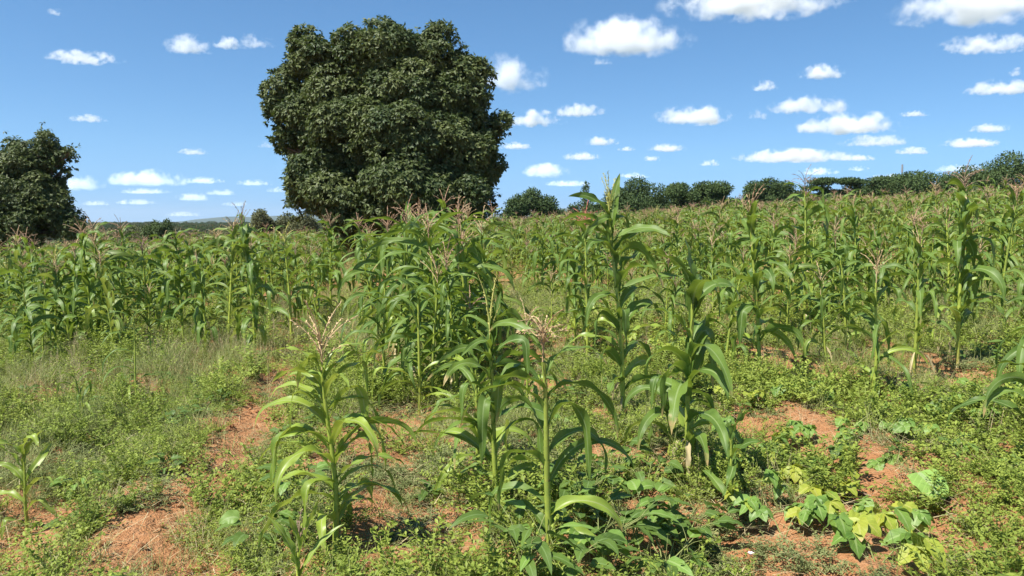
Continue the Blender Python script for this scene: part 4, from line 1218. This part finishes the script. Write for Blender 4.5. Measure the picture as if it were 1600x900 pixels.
BARE_PX = [(600, 850, .30, .40), (690, 800, .30, .35), (620, 650, .45, .8), (560, 700, .25, .4),
           (1440, 850, .45, .22), (1330, 810, .25, .20), (1520, 590, .55, .55), (1450, 575, .3, .4), (1215, 560, .4, .5), (1230, 460, .5, .6), (820, 600, .35, 1.1), (930, 700, .28, .4), (830, 560, .3, .9),
           (1000, 790, .2, .2), (930, 770, .12, .25), (1270, 700, .3, .25), (1200, 470, .5, .8), (1380, 760, .18, .2), (790, 555, .25, .8), (440, 520, .4, .9), (60, 850, .2, .12), (730, 850, .2, .2), (545, 800, .14, .3)]
PATH = np.array([at(*q) for q in ((205, 900), (245, 835), (325, 750), (385, 690), (420, 630), (446, 570), (468, 510), (480, 470))])
BARE_G = [(at(a, b), rx, ry) for a, b, rx, ry in BARE_PX]
def bare(x, y):
    m = np.zeros_like(x)
    for c, rx, ry in BARE_G:
        u = ((x - c[0]) * ROW_P[0] + (y - c[1]) * ROW_P[1]) / (rx * .85)
        v = ((x - c[0]) * ROW_D[0] + (y - c[1]) * ROW_D[1]) / ry
        m = np.maximum(m, 1 - sstep(.55, 1.15, np.sqrt(u * u + v * v) + 0.5 * (fbm(x * 4, y * 4, 3, 77) - .5)))
    for a, b in zip(PATH[:-1], PATH[1:]):
        ab = b - a
        t = np.clip(((x - a[0]) * ab[0] + (y - a[1]) * ab[1]) / (ab @ ab), 0, 1)
        dd = np.hypot(x - a[0] - t * ab[0], y - a[1] - t * ab[1])
        m = np.maximum(m, .96 * (1 - sstep(.15, .36, dd + 0.30 * (fbm(x * 3, y * 3, 3, 79) - .5))))
    return m

def sample(y0, y1, per_m2, px0=-620, px1=2220, seed=0):
    rg = np.random.default_rng(seed)
    xm0, xm1 = (px0 - 800) / FPX * y1, (px1 - 800) / FPX * y1
    n = int((xm1 - xm0) * (y1 - y0) * per_m2)
    y0 = y0 - 1.4 if y0 <= 3.0 else y0
    n = int((xm1 - xm0) * (y1 - y0) * per_m2)
    p = np.column_stack([rg.uniform(xm0, xm1, n), rg.uniform(y0, y1, n)])
    q = 800 + p[:, 0] / p[:, 1] * FPX
    return p[((q > px0) & (q < px1)) | ((p[:, 1] < 3.0) & (np.abs(p[:, 0]) < 4.5))]

def photo_y(x, y):
    return 450 + FPX * np.tan(np.arctan(CAM_H / y) - R(PITCH))

def crowded(x, y):
    px, py = 800 + x / y * FPX, photo_y(x, y)
    j = 60 * (fbm(x * 2, y * 2, 3, 66) - .5)
    a = sstep(1110, 1190, px + j) * (1 - sstep(1380, 1460, px + j)) * sstep(630, 700, py + j)
    b = sstep(840, 900, px + j) * (1 - sstep(1060, 1120, px + j)) * sstep(690, 740, py + j)
    return 1 - .55 * np.maximum(a, b)

def thin(p, prob, seed):
    prob = prob * crowded(p[:, 0], p[:, 1])
    return p[np.random.default_rng(seed).uniform(size=len(p)) < prob]

forbs = src_objs(forb_mb, 5, M['weed_leaf'], 1000) + src_objs(forb_mb, 3, M['weed_leaf'], 1050, nstem=11, reach=.24, leaf=.024, up=1.15, pairs=11)
p = np.concatenate([sample(3.0, 8.0, 105, seed=1), sample(8.0, 17.0, 34, seed=2)])
pr = (1 - bare(p[:, 0], p[:, 1])) * (0.07 + 1.1 * sstep(.42, .55, fbm(p[:, 0] * 1.1, p[:, 1] * 1.1, 3, 51)))
p = thin(p, pr, 3)
scatter_on_ground('weeds', 'low bright green small leaved weeds covering the soil', p, rng.uniform(.5, 1.2, len(p)) * (.6 + .9 * fbm(p[:, 0] * .8, p[:, 1] * .8, 3, 58)) * np.where(p[:, 1] > 8, 1.4, 1), forbs, .15)
n1 = len(p)
dull = src_objs(forb_mb, 5, M['weed_dull'], 1100, nstem=16, reach=.15, leaf=.012, up=.35, pairs=10)
p = np.concatenate([sample(3.0, 8.0, 85, seed=4), sample(8.0, 17.0, 26, seed=5)])
pr = (1 - .8 * bare(p[:, 0], p[:, 1])) * (0.10 + 1.0 * sstep(.44, .56, fbm(p[:, 0] * .9 + 30, p[:, 1] * .9, 3, 52)))
p = thin(p, pr, 6)
scatter_on_ground('ground_cover', 'dull grey green creeping weeds between the rows', p, rng.uniform(.6, 1.3, len(p)) * np.where(p[:, 1] > 8, 1.5, 1), dull, .15)
tufts = src_objs(tuft_mb, 5, M['grass_blade'], 1200) + src_objs(tuft_mb, 1, M['straw'], 1250, n=30)
p = np.concatenate([sample(3.0, 8.0, 34, seed=7), sample(8.0, 20.0, 22, seed=8), sample(20.0, 60.0, 4.0, seed=9)])
pr = (1 - .85 * bare(p[:, 0], p[:, 1])) * (0.15 + .95 * sstep(.42, .62, fbm(p[:, 0] * .6 + 11, p[:, 1] * .6, 3, 53)))
rr = row_r(p[:, 0], p[:, 1])
pr = np.maximum(pr, np.where((rr > -1.3) & (rr < .4) & (p[:, 1] > 9), .95, 0))
pr = np.maximum(pr, np.where((rr < -.8) & (p[:, 1] > 7) & (p[:, 1] < 13), .8, 0) * (1 - bare(p[:, 0], p[:, 1])))
p = thin(p, pr, 10)
scatter_on_ground('grass', 'green grass tufts among the weeds and along the strip to the tree', p, rng.uniform(.6, 1.2, len(p)) * np.where(p[:, 1] > 20, 2.0, np.where(p[:, 1] > 8, 1.35, 1)), tufts, .1)
n3 = len(p)
pan = src_objs(panicle_mb, 3, M['grass_blade'], 1300) + src_objs(panicle_mb, 2, M['straw'], 1350)
p = sample(6.3, 18.0, 9, seed=11)
rr = row_r(p[:, 0], p[:, 1])
pr = np.where(rr < -.8, .8, .25) * (1 - bare(p[:, 0], p[:, 1])) * sstep(.35, .55, fbm(p[:, 0] * .5 + 5, p[:, 1] * .5, 3, 54))
p = thin(p, pr, 12)
scatter_on_ground('seeding_grass', 'fine pale seeding grass standing over the weeds', p, rng.uniform(.6, 1.1, len(p)), pan, .15)
def litter_mb(rg, n=16):
    mb = MB()
    P = np.column_stack([rg.normal(0, .12, (n, 2)), rg.uniform(.008, .05, n)])
    mb.add(*grass_blades(P, rg.uniform(0, 6.28, n), rg.uniform(.05, .26, n), rg.uniform(.0015, .005, n), rg.normal(.12, .18, n), rg.uniform(0, .5, n), rg.uniform(0, 1, n)))
    return mb
lit = src_objs(litter_mb, 5, M['straw'], 1400)
p = np.concatenate([sample(3.0, 8.5, 22, seed=13), sample(8.5, 14, 4, seed=14)])
scatter_on_ground('straw', 'dry straw and dead grass lying on the soil', p, rng.uniform(.6, 1.2, len(p)), lit, .1)
def clod_mb(rg):
    mb = MB()
    n, m = 8, 6
    th, ph = np.meshgrid(np.arange(n) * 2 * np.pi / n, np.linspace(0.05, np.pi - .05, m))
    d = np.stack([np.cos(th) * np.sin(ph), np.sin(th) * np.sin(ph), np.cos(ph)], -1)
    r = (0.7 + rg.uniform(-.22, .22, (m, n)))
    V = d * r[..., None] * np.array([1, .8, .65])
    i, j = np.meshgrid(np.arange(m - 1), np.arange(n), indexing='ij')
    Q = np.stack([i * n + j, (i + 1) * n + j, (i + 1) * n + (j + 1) % n, i * n + (j + 1) % n], -1).reshape(-1, 4)
    mb.add(V.reshape(-1, 3), Q)
    return mb
cl = src_objs(clod_mb, 6, M['soil_clod'], 1500)
p = np.concatenate([sample(3.0, 7.5, 190, seed=15), sample(7.5, 13, 50, seed=16)])
p = thin(p, crowded(p[:, 0], p[:, 1]) ** -1.5 * .12 + 1.0 * bare(p[:, 0], p[:, 1]) * fbm(p[:, 0] * 3, p[:, 1] * 3, 2, 56), 17)
scatter_on_ground('soil_clods', 'crumbs and clods of red soil on the bare patches', p, .006 + .042 * rng.uniform(0, 1, len(p)) ** 3.2, cl, .6, -0.004)
ros = src_objs(rosette_mb, 5, M['broad_leaf'], 1600)
p = np.concatenate([sample(3.0, 7.5, 5, seed=18), sample(7.5, 16, 3.0, seed=19)])
p = thin(p, (1 - bare(p[:, 0], p[:, 1])) * sstep(.42, .62, fbm(p[:, 0] * 1.4 + 40, p[:, 1] * 1.4, 3, 57)), 20)
scatter_on_ground('broadleaf_weeds', 'scattered small broad leaved weeds', p, rng.uniform(.6, 1.3, len(p)), ros, .15)
print('weeds', n1, 'grass', n3)

# ------------------------------------------------------------------ broadleaf and bean plants in the foreground
def leafy_plant(name, label, cat, px, py, nleaf, L, W, h, spread, mats, profile, group, seed, tri=False):
    rg = np.random.default_rng(seed)
    p = at(px, py); gz = float(ground_z(*p))
    root = thing(name, label, cat, (p[0], p[1], gz), group=group)
    sm = MB()
    nb = max(2, nleaf // 3)
    ends = []
    for k in range(nb):
        az = k * 2.4 + rg.uniform(-.4, .4)
        top = np.array([math.cos(az) * spread * rg.uniform(.3, .9), math.sin(az) * spread * rg.uniform(.3, .9), h * rg.uniform(.55, 1)])
        P = np.array([(0, 0, -.02), top * [.35, .35, .6], top])
        sm.add(*tube(P, [.004, .0032, .002], 5, .4)); ends.append((P, az))
    leaves = []
    for k in range(nleaf):
        P, az = ends[k % nb]
        q = rg.uniform(.45, 1)
        b = P[0] * (1 - q) ** 2 + 2 * P[1] * q * (1 - q) + P[2] * q * q
        a2 = az + rg.uniform(-1.5, 1.5)
        pe = b + np.array([math.cos(a2), math.sin(a2), .7]) * L * rg.uniform(.35, .6)
        sm.add(*tube([b, (b + pe) / 2 + [0, 0, .008], pe], [.0017, .0014, .0012], 4, .5))
        mat = mats[int(rg.integers(len(mats)))]
        if tri:
            a2 = R(-90) + rg.normal() * 0.8
        for da in ((-1.3, 0, 1.3) if tri else (0,)):
            mb = MB()
            ea, eb = (R(rg.uniform(-40, 0)), R(rg.uniform(-75, -35))) if tri else (R(rg.uniform(0, 35)), R(rg.uniform(-60, -15)))
            mb.add(*blade(pe, a2 + da, L * rg.uniform(.75, 1.15), W * rg.uniform(.85, 1.15), ea, eb, 1, .22, .07, 12, 6,
                          rg.normal() * .25, rg.normal() * .3, 0, None, profile, rg.uniform(), rg))
            leaves.append((mb, mat))
    sm.obj('stem', M['stem_green'], root)
    for mb, mat in leaves:
        mb.obj('leaf', M[mat], root)
    return root
BG = 'broadleaf weeds growing in the right foreground'
for k, (px, py, n, L, W, h, sp_, lab) in enumerate([
    (905, 800, 16, .15, .068, .22, .22, 'dark pointed leaved weed right beside the thin bare maize stalk'),
    (985, 850, 18, .16, .070, .20, .24, 'spreading dark leaved weed in the middle of the foreground patch'),
    (1065, 830, 16, .15, .068, .22, .22, 'dark leaved weed at the right end of the foreground patch'),
    (935, 890, 18, .15, .066, .20, .22, 'dark leaved weed at the front of the foreground patch'),
    (960, 745, 13, .14, .062, .20, .20, 'dark leaved weed at the back of the foreground patch'),
    (1040, 900, 16, .14, .064, .18, .20, 'low dark leaved weed at the bottom edge of the patch'),
    (880, 930, 14, .14, .064, .20, .18, 'dark leaved weed at the foot of the thin bare maize stalk'),
    (1010, 770, 11, .13, .060, .22, .16, 'grey stemmed weed below the low drooping maize'),
    (820, 925, 12, .20, .055, .30, .14, 'tall narrow leaved shoot at the bottom left of the thin stalk'),
    (400, 860, 9, .14, .075, .20, .14, 'large leaved weed left of the bushy light green maize'),
    (460, 790, 8, .13, .07, .22, .12, 'upright leaved weed behind the dry tasselled stump'),
    (125, 775, 10, .10, .045, .24, .10, 'pale shoot weed right of the young maize at the left edge'),
    (1560, 640, 10, .12, .07, .16, .2, 'broad leaved weed right of the bare soil mound'),
    ]):
    leafy_plant('broadleaf_weed', lab, 'weed', px, py, int(n * 1.6), L, W * 1.1, h * 1.15, sp_ * 1.15, ['broad_leaf'] * 4 + ['bean_green'], 'ovate', BG, 2000 + k)
YG = 'bean plants creeping in the right foreground'
for k, (px, py, n, L, W, h, sp_, mats, lab) in enumerate([
    (1150, 725, 4, .09, .07, .14, .16, ['bean_yellow', 'bean_green'], 'bean plant at the foot of the wide leaved maize with lime leaves'),
    (1190, 830, 4, .09, .07, .12, .16, ['bean_green', 'bean_yellow'], 'bean plant beside the knee high maize, nearest the dark leaved weeds'),
    (1420, 690, 4, .09, .075, .12, .18, ['bean_green'], 'green bean plant at the edge of the thick weeds on the right'),
    (1500, 660, 5, .10, .08, .12, .2, ['bean_green', 'broad_leaf'], 'bean plant below the soil mound with broad dark leaves'),
    (1225, 855, 4, .09, .07, .12, .16, ['bean_green', 'bean_yellow'], 'small bean plant in front of the yellowing ones'),
    (1400, 830, 4, .10, .08, .12, .14, ['bean_yellow', 'bean_green'], 'bean plant with one large veined yellow leaf over bare soil'),
    (1230, 745, 4, .09, .07, .12, .18, ['bean_green', 'bean_green', 'bean_yellow'], 'bean plant between the knee high maize and the paired round leaves'),
    (1385, 700, 4, .09, .08, .10, .18, ['bean_green', 'broad_leaf'], 'bean plant behind the single large pale leaf'),
    (1160, 640, 5, .09, .07, .16, .22, ['bean_yellow', 'bean_yellow', 'bean_green'], 'bean plant in the weeds below the red silked maize'),
    (1250, 820, 5, .10, .075, .16, .16, ['bean_yellow', 'bean_yellow', 'bean_green'], 'yellowing bean plant with mixed yellow and green leaves'),
    (1315, 850, 5, .115, .085, .16, .14, ['bean_yellow', 'bean_green'], 'bean plant with the large lime green leaf trio at its front'),
    (1290, 780, 4, .09, .07, .15, .16, ['bean_yellow'], 'bean plant with the most yellow leaves between the others'),
    (1370, 905, 4, .13, .10, .12, .14, ['bean_yellow', 'bean_green'], 'bean plant at the bottom edge with two broad yellow green leaves'),
    (1190, 700, 5, .09, .075, .14, .18, ['bean_yellow', 'bean_yellow', 'bean_green'], 'bean plant behind with one bright yellow leaf'),
    (1300, 705, 4, .10, .085, .12, .16, ['bean_green'], 'green bean plant with paired round leaves behind the yellow ones'),
    (1340, 735, 4, .10, .085, .10, .16, ['bean_green', 'broad_leaf'], 'low green bean plant lying on the bare soil'),
    (1110, 700, 4, .09, .08, .14, .14, ['bean_green'], 'green bean plant with a round leaf beside the wide leaved maize'),
    (870, 660, 5, .09, .075, .10, .16, ['bean_green', 'bean_green', 'bean_yellow'], 'green bean plant behind the thin bare stalk'),
    (1190, 760, 4, .09, .07, .10, .14, ['bean_yellow', 'bean_green'], 'bean plant nearest to the knee high maize'),
    (1450, 640, 5, .10, .08, .12, .2, ['bean_green', 'broad_leaf'], 'dark green bean plant in front of the soil mound'),
    (1330, 640, 6, .09, .07, .12, .25, ['bean_green', 'bean_yellow'], 'bean plant under the thin arching maize'),
    (1265, 620, 6, .10, .08, .12, .25, ['bean_green'], 'shaded green bean plant under the tall bare stalked maize'),
    (1560, 720, 5, .09, .07, .12, .2, ['bean_yellow', 'bean_green'], 'bean plant with yellow tips at the right edge'),
    (1020, 560, 7, .10, .08, .18, .3, ['bean_yellow', 'bean_green'], 'bean plant in the weeds behind the tallest maize'),
    ]):
    leafy_plant('bean_plant', lab, 'bean plant', px, py, int(n * 2.0), L * .98, W * .98, h * 1.25, sp_ * 1.9, mats, 'ovate', YG, 2100 + k, tri=True)
# the one large pale leaf
p = at(1440, 785); gz = float(ground_z(*p))
g = thing('gourd_plant', 'single large pale green rounded leaf on a stalk over bare soil', 'plant', (p[0], p[1], gz))
rg = np.random.default_rng(5)
mb = MB(); mb.add(*tube([(-.05, .02, -.01), (-.03, .01, .10), (0, .05, .16)], [.003, .0025, .002], 5)); mb.obj('stem', M['stem_green'], g)
mb = MB(); mb.add(*blade((0, .05, .165), R(-75), .20, .19, R(-12), R(-50), 1, .12, .04, 16, 8, .1, .15, 0, None, 'heart', .5, rg)); mb.obj('leaf', M['pale_leaf'], g)
# a small pale flower by the weeds and a dry twig on the soil
p = at(1172, 888); gz = float(ground_z(*p))
f = thing('flower', 'tiny pale lilac flower in the weeds at the bottom edge', 'flower', (p[0], p[1], gz))
mb = MB(); mb.add(*tube([(0, 0, -.01), (.005, 0, .07), (.002, 0, .12)], [.0014, .0012, .001], 4)); mb.obj('stem', M['stem_green'], f)
mb = MB()
for k in range(6):
    mb.add(*blade((.002, 0, .12), k * 1.047, .018, .014, R(35), R(-5), 1, .2, .05, 5, 2, 0, 0, 0, None, 'ovate', .5, rg))
mb.obj('petals', M['petal'], f)
p = at(1320, 760); gz = float(ground_z(*p))
mb = MB(); mb.add(*tube([(-.14, .09, .015), (-.03, .02, .03), (.06, -.03, .02), (.12, -.08, .012)], [.012, .011, .009, .005], 7))
tw = tag(mb.obj('twig', M['wood_dry']), 'short dry brown twig lying on the soil behind the yellow beans', 'twig'); tw.location = (p[0], p[1], gz)
p = at(1490, 810); gz = float(ground_z(*p))
mb = MB(); mb.add(*tube([(-.12, 0, .03), (0, .02, .045), (.14, -.03, .03)], [.004, .0035, .002], 5)); mb.add(*tube([(-.01, .02, .045), (-.05, .09, .08)], [.003, .001], 4))
tw = tag(mb.obj('twig', M['straw']), 'thin forked straw coloured twig at the shaded soil edge', 'twig'); tw.location = (p[0], p[1], gz)
